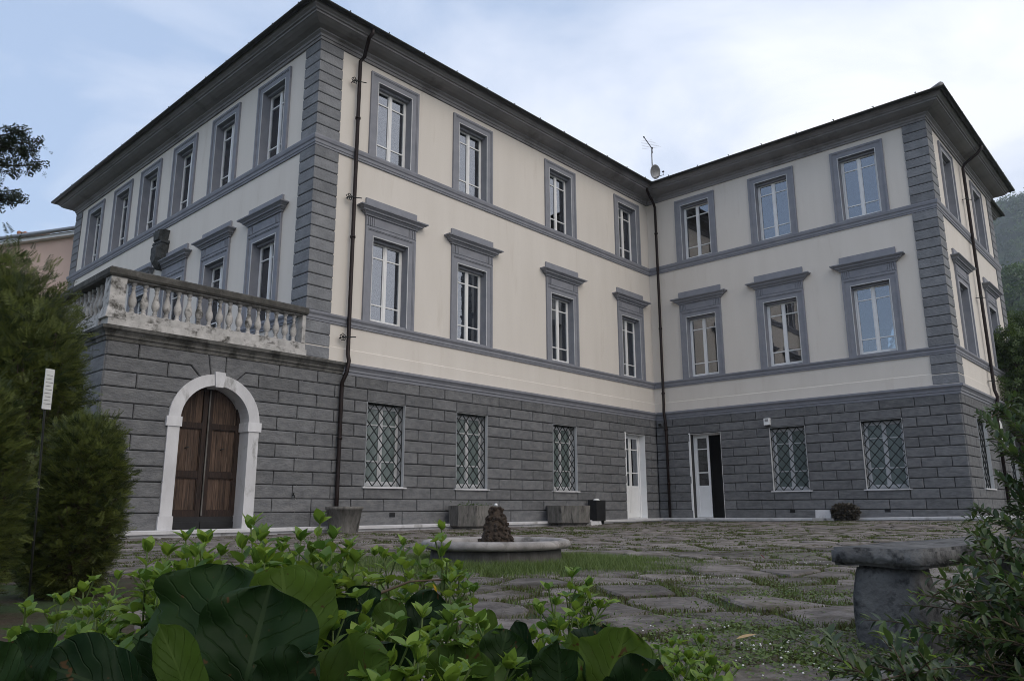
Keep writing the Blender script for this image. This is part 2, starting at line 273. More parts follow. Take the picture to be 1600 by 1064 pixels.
# window axes on each facade
WC = {'B': [2.436, 5.49, 9.742, 13.823], 'D': [2.137, 5.18, 8.138], 'A': [-2.22, -4.96, -7.68, -10.31, -12.75, -15.43], 'E': [2.22, 6.45]}
GW = {'B': [2.48, 5.55, 9.76], 'D': [5.05, 8.02], 'E': [2.2, 6.45], 'A': []}
SPAN = {'B': (0, LB), 'D': (0, LD), 'E': (0, XE-LB), 'A': (-LA, 0)}
OW = .59
def wall_mesh(u0, u1, z0, z1, holes, th=.34, d0=0.):
    us = sorted({u0, u1, *[h[0] for h in holes], *[h[1] for h in holes]}); zs = sorted({z0, z1, *[h[2] for h in holes], *[h[3] for h in holes]}); m = MB()
    for a, b in zip(us, us[1:]):
        for c, d in zip(zs, zs[1:]):
            uc, zc_ = (a+b)/2, (c+d)/2
            if any(h[0] < uc < h[1] and h[2] < zc_ < h[3] for h in holes): continue
            m.quad((a, d0, c), (b, d0, c), (b, d0, d), (a, d0, d)); m.quad((a, d0+th, d), (b, d0+th, d), (b, d0+th, c), (a, d0+th, c))
    for h in holes:
        a, b, c, d = h
        m.quad((a, d0, c), (a, d0, d), (a, d0+th, d), (a, d0+th, c)); m.quad((b, d0, d), (b, d0, c), (b, d0+th, c), (b, d0+th, d))
        m.quad((a, d0, d), (b, d0, d), (b, d0+th, d), (a, d0+th, d)); m.quad((b, d0, c), (a, d0, c), (a, d0+th, c), (b, d0+th, c))
    return m
W2Z, W1Z, GWZ = (9.79, 11.985), (5.245, 7.52), (CK(2), CK(9))
for f in 'ABDE':
    holes = [(c-OW, c+OW, *W2Z) for c in WC[f]] + [(c-OW, c+OW, *W1Z) for c in WC[f]]
    u0, u1 = SPAN[f]
    link('plaster_wall', wall_mesh(u0, u1, ZG1-.2, ZC+.5, holes).mesh('plaster_wall', MT['plaster'], recalc=False), villa, loc=fpos(f, 0), rot=(0, 0, rotz(f)))
m = MB()
m.quad((XE, -LD, 0), (XE, YS, 0), (XE, YS, 13), (XE, -LD, 13)); m.quad((XE, YS, 0), (XR, YS, 0), (XR, YS, 13), (XE, YS, 13)); m.quad((XR, YS, 0), (XR, LA, 0), (XR, LA, 13), (XR, YS, 13)); m.quad((XR, LA, 0), (0, LA, 0), (0, LA, 13), (XR, LA, 13)); m.quad((0, LA, 0), (0, .0, 0), (0, .0, 3.8), (0, LA, 3.8))
m.build('rear_wall', MT['plaster'], villa)
for z0, z1 in ((.0, .19), (4.35, 4.6), (9.05, 9.3), (12.7, 12.9)):
    m = MB(); m.box(.36, XR-.1, .36, LA-.1, z0, z1); m.box(LB+.36, XE-.36, -LD+.36, .36, z0, z1); m.build('floor_slab', MT['room'], villa)
m = MB()                                            # partitions that close the rooms behind the windows
for x in (4.0, 7.6, 11.8, 15.0): m.box(x, x+.1, .4, 5.2, .2, 12.7)
m.box(.4, XR-.3, 5.2, 5.35, .2, 12.7); m.box(5.0, 5.1, 5.4, LA-.3, .2, 12.7)
for y in (-3.6, -6.6): m.box(LB+.4, LB+4.4, y, y+.1, .2, 12.7)
m.box(LB+4.4, LB+4.5, -LD+.4, 5.2, .2, 12.7); m.build('partition_wall', MT['room'], villa)
# string courses and cornices
band = lambda z0, z1: [(0, z0), (.035, z0), (.04, z0+.05), (.055, z0+.06), (.06, z0+.13), (.085, z0+.16), (.10, z1-.05), (.10, z1-.012), (.0, z1)]
sweep(LOOP, band(ZB1, ZB1T)).build('string_course', MT['trim'], villa); sweep(LOOP, band(ZB2, ZB2T)).build('string_course', MT['trim'], villa)
TERR = [(0, 9.2), (-4.34, 9.2), (-4.34, 0), (LB, 0), (LB, -LD), (XE, -LD), (XE, YS), (XR, YS), (XR, LA), (0, LA)]
GPRO = [(0, ZG0-.02), (.03, ZG0-.01), (.035, ZG0+.06), (.06, ZG0+.07), (.065, ZG0+.12), (.10, ZG0+.17), (.135, ZG0+.20), (.14, ZG1-.015), (.0, ZG1+.01)]
sweep([(1.08, 0)]+TERR[3:], GPRO, False).build('ground_cornice', MT['trim'], villa); sweep([(1.08+.004, -.0)][::-1] and TERR[:3]+[(1.084, 0)], [(d_*1.12, z_) for d_, z_ in GPRO], False).build('terrace_cornice', MT['lichen'], villa)
sweep([(0, .05)]+LOOP[1:6], [(0, ZG1), (.02, ZG1), (.02, 4.395), (0, 4.415)], False).build('plaster_ledge', MT['plaster'], villa)
sweep(LOOP, [(0, ZC), (.045, ZC), (.05, ZC+.07), (.075, ZC+.08), (.085, ZC+.14), (.15, ZC+.18), (.155, ZC+.215), (.20, ZC+.225), (.30, ZC+.245), (.42, ZC+.29), (.50, ZC+.335), (.515, ZC+.335), (.52, ZC+.385), (.56, ZC+.395), (.575, ZC+.43), (.63, ZC+.46), (.66, ZC+.51), (.67, ZC+.56), (.0, ZC+.60)]).build('eaves_cornice', MT['cornice'], villa)
gp = [(.66, ZC+.55)] + [(.745+.075*math.cos(a), ZC+.565+.075*math.sin(a)) for a in [math.pi+k*math.pi/8 for k in range(9)]] + [(.80, ZC+.572), (.70, ZC+.54)]
sweep(LOOP, gp).build('gutter', MT['gutter'], villa, True)
m = MB()
def eave_pts():
    for i, (a, b) in enumerate(zip(LOOP[:6], LOOP[1:6])):
        a, b = Vector(a), Vector(b); d = (b-a).normalized(); nrm = Vector((d.y, -d.x)); L = (b-a).length
        for k in range(int(L/1.25)+1): yield a + d*(.3+k*1.25) + nrm*.80
for p in eave_pts():
    m.tube([(p.x, p.y, ZC+.56), (p.x, p.y, ZC+.62)], .014, 5); m.tube([(p.x, p.y, ZC+.615), (p.x+.04, p.y+.05, ZC+.635)], .012, 5)
o = m.build('gutter_hook', MT['gutter'], villa); o['kind'] = 'stuff'
# low hipped roof
m = MB(); e = .72; zt = ZC+.585; h = 1.9
a = [(-e, -e, zt), (XR+e, -e, zt), (XR+e, LA+e, zt), (-e, LA+e, zt), (8.5, 8.6, zt+h), (XR-8.2, 8.6, zt+h)]
for q in ((0, 1, 5, 4), (1, 2, 5), (2, 3, 4, 5), (3, 0, 4)): m.quad(*[a[i] for i in q])
xm = (LB+XE)/2
b = [(LB-e, -LD-e, zt), (XE+e, -LD-e, zt), (XE+e, 6, zt), (LB-e, 6, zt), (xm, -LD+4.3, zt+1.15), (xm, 6, zt+1.15)]
for q in ((0, 1, 4), (1, 2, 5, 4), (3, 0, 4, 5)): m.quad(*[b[i] for i in q])
m.quad((XE, YS-e, zt), (XR+e, YS-e, zt), (XR+e, 4, zt+.0), (XE, 4, zt+1.1))
roof = m.build('roof', MT['tile'], villa)
m = MB()
for k in range(9):
    t = k/9.; p0 = Vector(b[0]).lerp(Vector(b[4]), t); p1 = Vector(b[0]).lerp(Vector(b[4]), t+.13); m.tube([p0+Vector((0, 0, .03)), p1+Vector((0, 0, .05))], [.11, .085], 8)
    p0 = Vector(a[0]).lerp(Vector(a[4]), t); p1 = Vector(a[0]).lerp(Vector(a[4]), t+.13); m.tube([p0+Vector((0, 0, .02)), p1+Vector((0, 0, .03))], [.09, .08], 8)
m.build('hip_tile', MT['cornice'], roof, True)

# --- windows: meshes shared by all windows of a kind
def casement(hw, z0, z1, dpt, fr1=.205, fr2=.775):
    s = MB(); H = z1-z0; y0, y1 = dpt-.03, dpt+.035
    s.box(-hw, -hw+.045, y0+.012, y1, z0, z1); s.box(hw-.045, hw, y0+.012, y1, z0, z1); s.box(-hw+.045, hw-.045, y0+.012, y1, z1-.05, z1); s.box(-hw+.045, hw-.045, y0+.008, y1, z0, z0+.035)
    panes = []; zz = [z0+.035, z0+H*(1-fr2), z0+H*(1-fr1), z1-.05]
    for sg in (-1, 1):
        a, b = (-hw+.045, -.012) if sg < 0 else (.012, hw-.045); st = .052
        s.box(a, a+st, y0, y1-.01, z0+.036, z1-.051); s.box(b-st, b, y0, y1-.01, z0+.036, z1-.051)
        s.box(a+st, b-st, y0, y1-.01, z0+.036, z0+.11); s.box(a+st, b-st, y0, y1-.01, z1-.105, z1-.051)
        for zb in zz[1:3]: s.box(a+st, b-st, y0+.004, y1-.014, zb-.017, zb+.017)
        lims = [z0+.11, zz[1]-.017, zz[1]+.017, zz[2]-.017, zz[2]+.017, z1-.105]
        for k in range(3): panes.append((a+st-.003, b-st+.003, lims[2*k]-.003, lims[2*k+1]+.003))
    s.box(-.035, .035, y0-.012, y0+.004, z0+.04, z1-.055)
    return s, panes
def pane_meshes(panes, y, mat='glass'):
    res = []
    for a, b, c, d in panes:
        q = MB(); q.box(a, b, y-.003, y+.003, c, d); res.append(q.mesh('pane', MT[mat]))
    return res
def surround(hw, z0, z1, w, ztop):         # architrave round an opening, with a raised outer fillet
    s = MB(); W = hw+w
    for sg in (-1, 1):
        a, b = sorted((sg*hw, sg*(W-.06))); s.box(a, b, -.030, .06, z0, z1)
        a, b = sorted((sg*(W-.06), sg*W)); s.box(a, b, -.058, .06, z0, ztop)
        a, b = sorted((sg*(W-.085), sg*(W-.06))); s.box(a, b, -.044, .02, z0, ztop-.06)
    s.box(-(W-.06), W-.06, -.030, .06, z1, ztop-.06); s.box(-(W-.06), W-.06, -.058, .06, ztop-.06, ztop); s.box(-(W-.085), W-.085, -.044, .02, ztop-.085, ztop-.06)
    return s
def fillet(hw, z0, z1):
    s = MB(); t = .02
    s.box(-hw-t, -hw+.004, -.040, -.026, z0, z1+t); s.box(hw-.004, hw+t, -.040, -.026, z0, z1+t); s.box(-hw+.004, hw-.004, -.040, -.026, z1-.004, z1+t); return s
def lining(hw, z0, z1, d1):
    s = MB(); t = .006
    s.box(-hw, -hw+t, -.025, d1, z0, z1); s.box(hw-t, hw, -.025, d1, z0, z1); s.box(-hw+t, hw-t, -.025, d1, z1-t, z1); s.box(-hw+t, hw-t, -.02, d1, z0-.02, z0+.012); return s
def shade_box(hw, z1):                     # roller-shutter slot under the lintel
    s = MB(); s.box(-hw+.008, hw-.008, .10, .19, z1-.075, z1-.008); return s
DW = .235
C2, PN2 = casement(OW-.006, W2Z[0]+.012, W2Z[1]-.006, DW); ME = {}
ME['c2'] = C2.mesh('window', MT['white']); ME['p2'] = pane_meshes(PN2, DW)
C1, PN1 = casement(OW-.006, W1Z[0]+.012, W1Z[1]-.006, DW); ME['c1'] = C1.mesh('window', MT['white']); ME['p1'] = pane_meshes(PN1, DW)
ME['s2'] = surround(OW, ZB2T-.004, W2Z[1], .255, 12.235).mesh('surround', MT['trim']); ME['f2'] = fillet(OW, W2Z[0], W2Z[1]).mesh('fillet', MT['reveal']); ME['l2'] = lining(OW, *W2Z, .30).mesh('reveal_lining', MT['trim'])
ME['s1'] = surround(OW, ZB1T-.004, W1Z[1], .255, 7.765).mesh('surround', MT['trim']); ME['f1'] = fillet(OW, W1Z[0], W1Z[1]).mesh('fillet', MT['reveal']); ME['l1'] = lining(OW, *W1Z, .30).mesh('reveal_lining', MT['trim'])
ME['b2'] = shade_box(OW, W2Z[1]).mesh('shutter_box', MT['trim']); ME['b1'] = shade_box(OW, W1Z[1]).mesh('shutter_box', MT['trim'])
s = MB(); Wf = OW+.255
s.box(-Wf, Wf, -.035, .04, 7.765, 8.06)
for sg in (-1, 1):
    for k in range(4): x = sg*(Wf-.035-.062*k); s.box(x-.02, x+.02, -.055, -.03, 7.79, 8.03)
    a, b = sorted((sg*Wf, sg*(Wf-.012))); s.box(a, b, -.056, -.03, 7.766, 8.06)
s.box(-Wf+.27, Wf-.27, -.048, -.03, 7.80, 8.02)
ME['fr1'] = s.mesh('frieze', MT['trim'])
s = MB(); q = lambda h_, p: (-h_, h_, -p, .03)
s.frus(q(.89, .075), 8.055, q(.90, .085), 8.10); s.frus(q(.93, .10), 8.10, q(.97, .13), 8.145); s.frus(q(1.0, .165), 8.145, q(1.01, .17), 8.185); s.frus(q(1.02, .175), 8.185, q(1.10, .235), 8.235); s.frus(q(1.125, .25), 8.235, q(1.13, .255), 8.268)
s.frus(q(1.12, .245), 8.268, q(.88, .06), 8.30)
s.box(-.865, .865, -.055, .03, 8.295, 8.53)
ME['ped'] = s.mesh('pediment', MT['trim'])
ME['blind'] = MB().box(-OW+.03, OW-.03, DW+.045, DW+.052, W1Z[0]+.03, W1Z[1]-.03).mesh('blind', MT['blind'])
ME['blind2'] = MB().box(-OW+.03, OW-.03, DW+.07, DW+.085, W2Z[1]-.55, W2Z[1]-.03).mesh('blind', MT['blind'])
def win(f, c, floor, blind=False):
    k = str(floor); o = link('window', ME['c'+k], villa, loc=fpos(f, c), rot=(0, 0, rotz(f)))
    for nm, key in (('surround', 's'), ('fillet', 'f'), ('reveal_lining', 'l'), ('shutter_box', 'b')): link(nm, ME[key+k], o)
    for pmesh in ME['p'+k]: link('pane', pmesh, o)
    if floor == 1: link('frieze', ME['fr1'], o); link('pediment', ME['ped'], o)
    if blind: link('blind', ME['blind'], o)
for f in 'BDAE':
    for i, c in enumerate(WC[f]):
        win(f, c, 2); win(f, c, 1, (f, i) in (('B', 0), ('B', 1)))
# ground-floor windows with lattice grilles
gh_w = .61; zg0, zg1 = GWZ
CG, PNG = casement(gh_w-.03, zg0+.03, zg1-.04, .24, .25, .70); ME['cg'] = CG.mesh('window', MT['reveal']); ME['pg'] = pane_meshes(PNG, .24, 'frost')
s = MB()
def lattice(s, hw, z0, z1, nx_, nz_, d, r):
    pu, pz = 2*hw/nx_, (z1-z0)/nz_; sl = pz/pu
    for sg in (-1, 1):
        for k in range(-nz_-1, nx_+nz_+2):
            c = -hw + k*pu     # crosses z0 at u=c
            pts = []
            t0, t1 = (z0, z1)
            ua, ub = c, c+sg*(z1-z0)/sl
            # clip to the frame
            def zat(u): return z0+(u-c)*sl*sg
            lo, hi = min(ua, ub), max(ua, ub); lo, hi = max(lo, -hw), min(hi, hw)
            if hi-lo < .02: continue
            p, q_ = Vector((lo, d, zat(lo))), Vector((hi, d+.002*sg, zat(hi))); s.tube([p, q_], r, 4)
lattice(s, gh_w-.015, zg0+.02, zg1-.03, 4, 6, .085, .0145)
s.box(-gh_w+.002, gh_w-.002, .075, .095, zg0+.005, zg0+.022); s.box(-gh_w+.002, gh_w-.002, .075, .095, zg1-.03, zg1-.012); s.box(-gh_w+.002, -gh_w+.016, .075, .095, zg0+.022, zg1-.03); s.box(gh_w-.016, gh_w-.002, .075, .095, zg0+.022, zg1-.03)
ME['gr'] = s.mesh('iron_grille', MT['iron'])
ME['sill'] = MB().box(-gh_w-.075, gh_w+.075, -.065, .12, zg0-.035, zg0+.004).mesh('sill', MT['marble'])
ME['lg'] = lining(gh_w, zg0, zg1, .30).mesh('reveal_lining', MT['reveal'])
ME['blg'] = MB().box(-gh_w+.05, gh_w-.05, .262, .268, zg0+.03, zg1-.03).mesh('blind', MT['blind'])
for f in 'BDE':
    for c in GW[f]:
        o = link('window', ME['cg'], villa, loc=fpos(f, c), rot=(0, 0, rotz(f)))
        link('iron_grille', ME['gr'], o); link('sill', ME['sill'], o); link('reveal_lining', ME['lg'], o); link('blind', ME['blg'], o)
        for pmesh in ME['pg']: link('pane', pmesh, o)

# --- rusticated ground floor: mortar wall behind, every block its own piece
blocks = []          # (facade, polygon [(u, z)], priority)
def offset_poly(P, d):
    n = len(P); res = []
    A2 = sum(P[i][0]*P[(i+1) % n][1]-P[(i+1) % n][0]*P[i][1] for i in range(n))
    sgn = 1 if A2 > 0 else -1
    for i in range(n):
        p0, p1, p2 = Vector(P[i-1]), Vector(P[i]), Vector(P[(i+1) % n]); e0 = (p1-p0).normalized(); e1 = (p2-p1).normalized()
        n0 = Vector((-e0.y, e0.x))*sgn; n1 = Vector((-e1.y, e1.x))*sgn; dn = 1+n0.dot(n1); mm = (n0+n1)/max(dn, .35); res.append((p1.x+mm.x*d, p1.y+mm.y*d))
    return res
def block_geo(poly, dface, m=None):
    m = m or MB(); n = len(poly); a = offset_poly(poly, .009); b = offset_poly(poly, .026); k = len(m.v)
    m.v += [(u, .03, z) for u, z in a] + [(u, -.004, z) for u, z in a] + [(u, -dface, z) for u, z in b]
    for r in (0, 1):
        for i in range(n): j = (i+1) % n; m.f.append((k+r*n+i, k+r*n+j, k+(r+1)*n+j, k+(r+1)*n+i))
    m.f.append(tuple(k+2*n+i for i in range(n))); return m
def rows(f, odd, holes, z_lo=.05):
    even = [odd[0]] + [(a+b)/2 for a, b in zip(odd, odd[1:])] + [odd[-1]]
    base = odd[::2] if odd[-1] in odd[::2] else odd[::2]+[odd[-1]]
    for k in range(-1, 11):
        z0, z1 = (z_lo, CK(0)) if k < 0 else (CK(k), CK(k+1)); J = base if k < 0 else (odd if k % 2 else even)
        for a, b in zip(J, J[1:]):
            segs = [(a, b)]
            for h in holes:
                if h[2] < (z0+z1)/2 < h[3]:
                    ns = []
                    for s0, s1 in segs:
                        if h[1] <= s0 or h[0] >= s1: ns.append((s0, s1)); continue
                        if h[0]-s0 > .06: ns.append((s0, h[0]))
                        if s1-h[1] > .06: ns.append((h[1], s1))
                    segs = ns
            for s0, s1 in segs: blocks.append((f, [(s0, z0), (s1, z0), (s1, z1), (s0, z1)]))
holesB = [(c-gh_w, c+gh_w, zg0, zg1) for c in GW['B']] + [(13.215, 14.445, -1, zg1-.02)]
holesD = [(c-gh_w, c+gh_w, zg0, zg1) for c in GW['D']] + [(1.425, 2.625, -1, zg1-.02)]
holesE = [(c-gh_w, c+gh_w, zg0, zg1) for c in GW['E']]
# terrace front with its arched door
ACX, ASZ, ARI, ARO = -2.045, 2.36, .755, 1.0
def arcx(z, r): return math.sqrt(max(0, r*r-(z-ASZ)**2)) if z > ASZ else r
RC = .88
for k in range(-1, 9):
    z0, z1 = (.05, CK(0)) if k < 0 else (CK(k), CK(k+1)); zz = [z0+(z1-z0)*i/5 for i in range(6)] if z1 > ASZ else [z0, z1]
    top = min(z1, ASZ+RC-.02)
    Lj, Rj = ([-4.34], [.4, 1.115]) if k < 0 else (([-4.34, -3.72], [-.6, .4, 1.115]) if k % 2 == 0 else ([-4.34], [-.1, .9, 1.115]))
    for a, b in zip(Lj, Lj[1:]): blocks.append(('B', [(a, z0), (b, z0), (b, z1), (a, z1)]))
    blocks.append(('B', [(Lj[-1], z0)] + [(ACX-arcx(min(z, ASZ+RC-.02), RC), z) for z in zz] + [(Lj[-1], z1)]))
    blocks.append(('B', [(ACX+arcx(min(z, ASZ+RC-.02), RC), z) for z in zz][::-1] + [(Rj[0], z0), (Rj[0], z1)]))
    for a, b in zip(Rj, Rj[1:]): blocks.append(('B', [(a, z0), (b, z0), (b, z1), (a, z1)]))
def ap(deg, r=RC+.02): return (ACX+r*math.cos(R(deg)), ASZ+r*math.sin(R(deg)))
# courses that meet the crown of the arch
c9, c10, c11 = CK(9), CK(10), CK(11)-.005
blocks += [('B', [(-4.34, c9), (-3.13, c9), (-3.13, c10), (-4.34, c10)]), ('B', [(-3.13, c9), ap(112), (-2.66, c10), (-3.13, c10)]),
           ('B', [(-4.34, c10), (-3.73, c10), (-3.73, c11), (-4.34, c11)]), ('B', [(-3.73, c10), (-2.66, c10), ap(112), ap(106), ap(100), (-2.30, c11), (-3.73, c11)]),
           ('B', [ap(100), ap(90), ap(80), (-1.90, c11), (-2.30, c11)]), ('B', [ap(80), ap(74), ap(68), (-1.43, c10), (-.62, c10), (-.62, c11), (-1.90, c11)]),
           ('B', [ap(68), (-1.11, c9), (-1.11, c10), (-1.43, c10)]), ('B', [(-1.11, c9), (-.1, c9), (-.1, c10), (-1.11, c10)]), ('B', [(-.1, c9), (.9, c9), (.9, c10), (-.1, c10)]), ('B', [(.9, c9), (1.115, c9), (1.115, c10), (.9, c10)]),
           ('B', [(-.62, c10), (.4, c10), (.4, c11), (-.62, c11)]), ('B', [(.4, c10), (1.115, c10), (1.115, c11), (.4, c11)])]
rows('B', [1.115, 1.87, 3.09, 4.03, 4.94, 6.16, 7.16, 8.16, 9.15, 10.37, 11.32, 12.27, 13.215, 14.445, LB-.022], holesB)
rows('D', [.022, 1.425, 2.625, 3.54, 4.44, 5.66, 6.54, 7.41, 8.63, 9.42, LD+.0], holesD)
nkeep = len(blocks)
rows('E', [.0, .8, 1.59, 2.81, 3.8, 4.85, 5.84, 7.06, 8.05, XE-LB], holesE)
# terrace side wall (facade A frame shifted to x=-4.34), with an open arch
blocksT = []
for k in range(-1, 11):
    z0, z1 = (.05, CK(0)) if k < 0 else (CK(k), CK(k+1)-.001)
    zm = (z0+z1)/2; hw_ = 1.06 if zm < 2.4 else math.sqrt(max(0, 1.06**2-(zm-2.4)**2)); J = [-9.2, -7.4, -5.6, -3.9, -2.09-hw_, -2.09+hw_, 0] if hw_ > .1 else ([-9.2, -7, -5, -3, -1.4, 0] if k % 2 else [-9.2, -6, -4, -2.1, -.7, 0])
    for a, b in zip(J, J[1:]):
        if hw_ > .1 and abs(a-(-2.09-hw_)) < 1e-6: continue
        blocksT.append([(a, z0), (b, z0), (b, z1), (a, z1)])
mw = {}
m = MB(); arc = [ap(180-i*12, .80) for i in range(16)]
m.quad(*[(u, .025, z) for u, z in [(-4.30, .0), (ACX-.80, .0)] + arc + [(ACX+.80, .0), (1.2, .0), (1.2, 3.9), (-4.30, 3.9)]])
for (ua, za), (ub, zb) in zip(arc, arc[1:]): m.quad((ua, .025, za), (ub, .025, zb), (ub, .5, zb), (ua, .5, za))
for x in (ACX-.80, ACX+.80): m.quad((x, .025, 0), (x, .5, 0), (x, .5, ASZ), (x, .025, ASZ))
tw = link('stone_wall', m.mesh('stone_wall', MT['mortar']), villa)
mw['T'] = tw
mw['B'] = link('stone_wall', wall_mesh(1.1, LB, 0, ZG1-.02, holesB, .34, .025).mesh('stone_wall', MT['mortar'], recalc=False), villa, loc=fpos('B', 0), rot=(0, 0, 0))
mw['D'] = link('stone_wall', wall_mesh(0, LD-.03, 0, ZG1-.02, holesD, .34, .025).mesh('stone_wall', MT['mortar'], recalc=False), villa, loc=fpos('D', 0), rot=(0, 0, rotz('D')))
mw['E'] = link('stone_wall', wall_mesh(.03, XE-LB, 0, ZG1-.02, holesE, .34, .025).mesh('stone_wall', MT['mortar'], recalc=False), villa, loc=fpos('E', 0), rot=(0, 0, rotz('E')))
def seen(b):                           # rough size in the picture, to choose which blocks stay single
    f, P_ = b; u = sum(p[0] for p in P_)/len(P_); p = Vector(fpos(f, u)); dd = (p-CAM).length; area = abs(max(q[0] for q in P_)-min(q[0] for q in P_))*(max(q[1] for q in P_)-min(q[1] for q in P_))
    n_ = Vector((0, -1, 0)) if f in 'BE' else Vector((-1, 0, 0)); return area*abs((CAM-p).normalized().dot(n_))/dd**2
order = sorted(range(len(blocks)), key=lambda i: -seen(blocks[i])); single = set(order[:300]); rest = {}
for i, (f, P_) in enumerate(blocks):
    df = .012 + .014*random.random(); key = 'T' if f == 'B' and max(p[0] for p in P_) <= 1.12 else f
    if i in single: link('stone_block', block_geo(P_, df).mesh('stone_block', MT['stone']), mw[key])
    else: block_geo(P_, df, rest.setdefault(key, MB()))
for key, m in rest.items(): o = m.build('stone_block', MT['stone'], mw[key]); o['kind'] = 'stuff'
m = MB()
for P_ in blocksT: block_geo(P_, .014, m)
o = m.build('stone_block', MT['stone'], villa, loc=(-4.34, 0, 0), rot=(0, 0, -math.pi/2)); o['kind'] = 'stuff'
m = MB()                                    # mortar and porch lining behind the terrace side
sarc = [(2.09-1.0*math.cos(R(i*12)), 2.4+1.0*math.sin(R(i*12))) for i in range(16)]
m.quad(*[(-4.315, y, z) for y, z in [(.02, 0), (1.09, 0)] + sarc + [(3.09, 0), (9.2, 0), (9.2, 3.9), (.02, 3.9)]])
for (ya, za), (yb, zb) in zip(sarc, sarc[1:]): m.quad((-4.32, ya, za), (-4.32, yb, zb), (-3.9, yb, zb), (-3.9, ya, za))
m.build('terrace_side_wall', MT['stone'], villa)
m = MB(); m.box(-4.38, -.001, -.04, 9.24, ZG1-.03, ZG1+.02); m.box(-4.3, -.3, .75, 9.0, 3.5, ZG1-.06); m.quad((-4.3, 9.2, 0), (0, 9.2, 0), (0, 9.2, 4), (-4.3, 9.2, 4)); m.build('terrace_slab', MT['dark_marble'], villa)
m = MB(); m.quad((-3.9, .55, 0), (0, .55, 0), (0, .55, 3.6), (-3.9, .55, 3.6)); m.quad((-2.6, .6, 0), (-2.6, 9.2, 0), (-2.6, 9.2, 3.6), (-2.6, .6, 3.6)); m.build('porch_wall', MT['stone'], villa)
# quoins
def quoin(x, y, sx, sy, spans):
    for z0, z1 in spans:
        n = max(1, round((z1-z0)/.308)); hh = (z1-z0)/n
        for k in range(n):
            a, b = z0+k*hh+.011, z0+(k+1)*hh-.011; m = MB(); xa, xb = sorted((x-sx*.035, x+sx*.665)); ya, yb = sorted((y-sy*.035, y+sy*.665)); e_ = .012
            m.frus((xa+e_, xb-e_, ya+e_, yb-e_), a, (xa, xb, ya, yb), a+.016); m.box(xa, xb, ya, yb, a+.016, b-.016); m.frus((xa, xb, ya, yb), b-.016, (xa+e_, xb-e_, ya+e_, yb-e_), b)
            link('quoin_stone', m.mesh('quoin_stone', MT['quoin']), villa)
        m = MB(); xa, xb = sorted((x-sx*.012, x+sx*.655)); ya, yb = sorted((y-sy*.012, y+sy*.655)); m.box(xa, xb, ya, yb, z0, z1); m.build('quoin_joint', MT['mortar'], villa)
SP3 = ((ZG1+.01, ZB1), (ZB1T, ZB2), (ZB2T, ZC))
quoin(0, 0, 1, 1, SP3); quoin(LB, -LD, 1, 1, SP3); quoin(XE, -LD, -1, 1, SP3); quoin(0, LA, 1, -1, SP3)
# marble step at the foot of the walls; on the right wing it follows the rising court
def step(path, zo):
    m = MB(); rings = []
    for i, (x, y, dx, dy, zt_) in enumerate(path): rings.append([(x+dx*.02, y+dy*.02, zt_), (x+dx*.30, y+dy*.30, zt_), (x+dx*.315, y+dy*.315, zt_-.012), (x+dx*.315, y+dy*.315, zt_-.075), (x+dx*.24, y+dy*.24, zt_-.08), (x+dx*.24, y+dy*.24, zt_-.35)])
    for r in rings: m.v += r
    for i in range(len(rings)-1):
        for q_ in range(5): m.f.append((i*6+q_, (i+1)*6+q_, (i+1)*6+q_+1, i*6+q_+1))
    return m
step([(-4.34, 9.2, -1, 0, .156), (-4.34, 0, -1, -1, .156), (LB-2, 0, 0, -1, .165), (LB, 0, -1, -1, .18), (LB, -4, -1, 0, .203), (LB, -6.3, -1, 0, .218), (LB, -LD, -1, -1, .295), (XE, -LD, 1, -1, .30), (XE, YS, 1, 0, .30)], 0).build('marble_step', MT['marble'], villa)

# --- arched wooden door
ad_ = MB(); n = 20
pts = [(ACX-ARI, .22)] + [(ACX+ARI*math.cos(R(180-i*9)), ASZ+ARI*math.sin(R(180-i*9))) for i in range(21)] + [(ACX+ARI, .22)]
ad_.quad(*[(u, .40, z) for u, z in pts])
adoor = ad_.build('arched_door', MT['oak'], villa)
def rail(a, b, c, d, y0=.335, nm='door_rail', mat='oak_dark'): MB().box(a, b, y0, .399, c, d).build(nm, MT[mat], adoor)
def clipped_stile(a, b, z0, y0):            # upright whose head follows the arch
    m = MB(); za, zb = [ASZ+math.sqrt(max(0, ARI**2-(u-ACX)**2))-.003 for u in (a, b)]
    for k in range(6):
        u0, u1 = a+(b-a)*k/6, a+(b-a)*(k+1)/6; h0, h1 = [ASZ+math.sqrt(max(0, (ARI-.004)**2-(u-ACX)**2)) for u in (u0, u1)]
        m.quad((u0, y0, z0), (u1, y0, z0), (u1, y0, h1), (u0, y0, h0))
        if k == 0: m.quad((u0, y0, z0), (u0, y0, h0), (u0, .4, h0), (u0, .4, z0))
        if k == 5: m.quad((u1, y0, z0), (u1, .4, z0), (u1, .4, h1), (u1, y0, h1))
    m.build('door_stile', MT['oak_dark'], adoor)
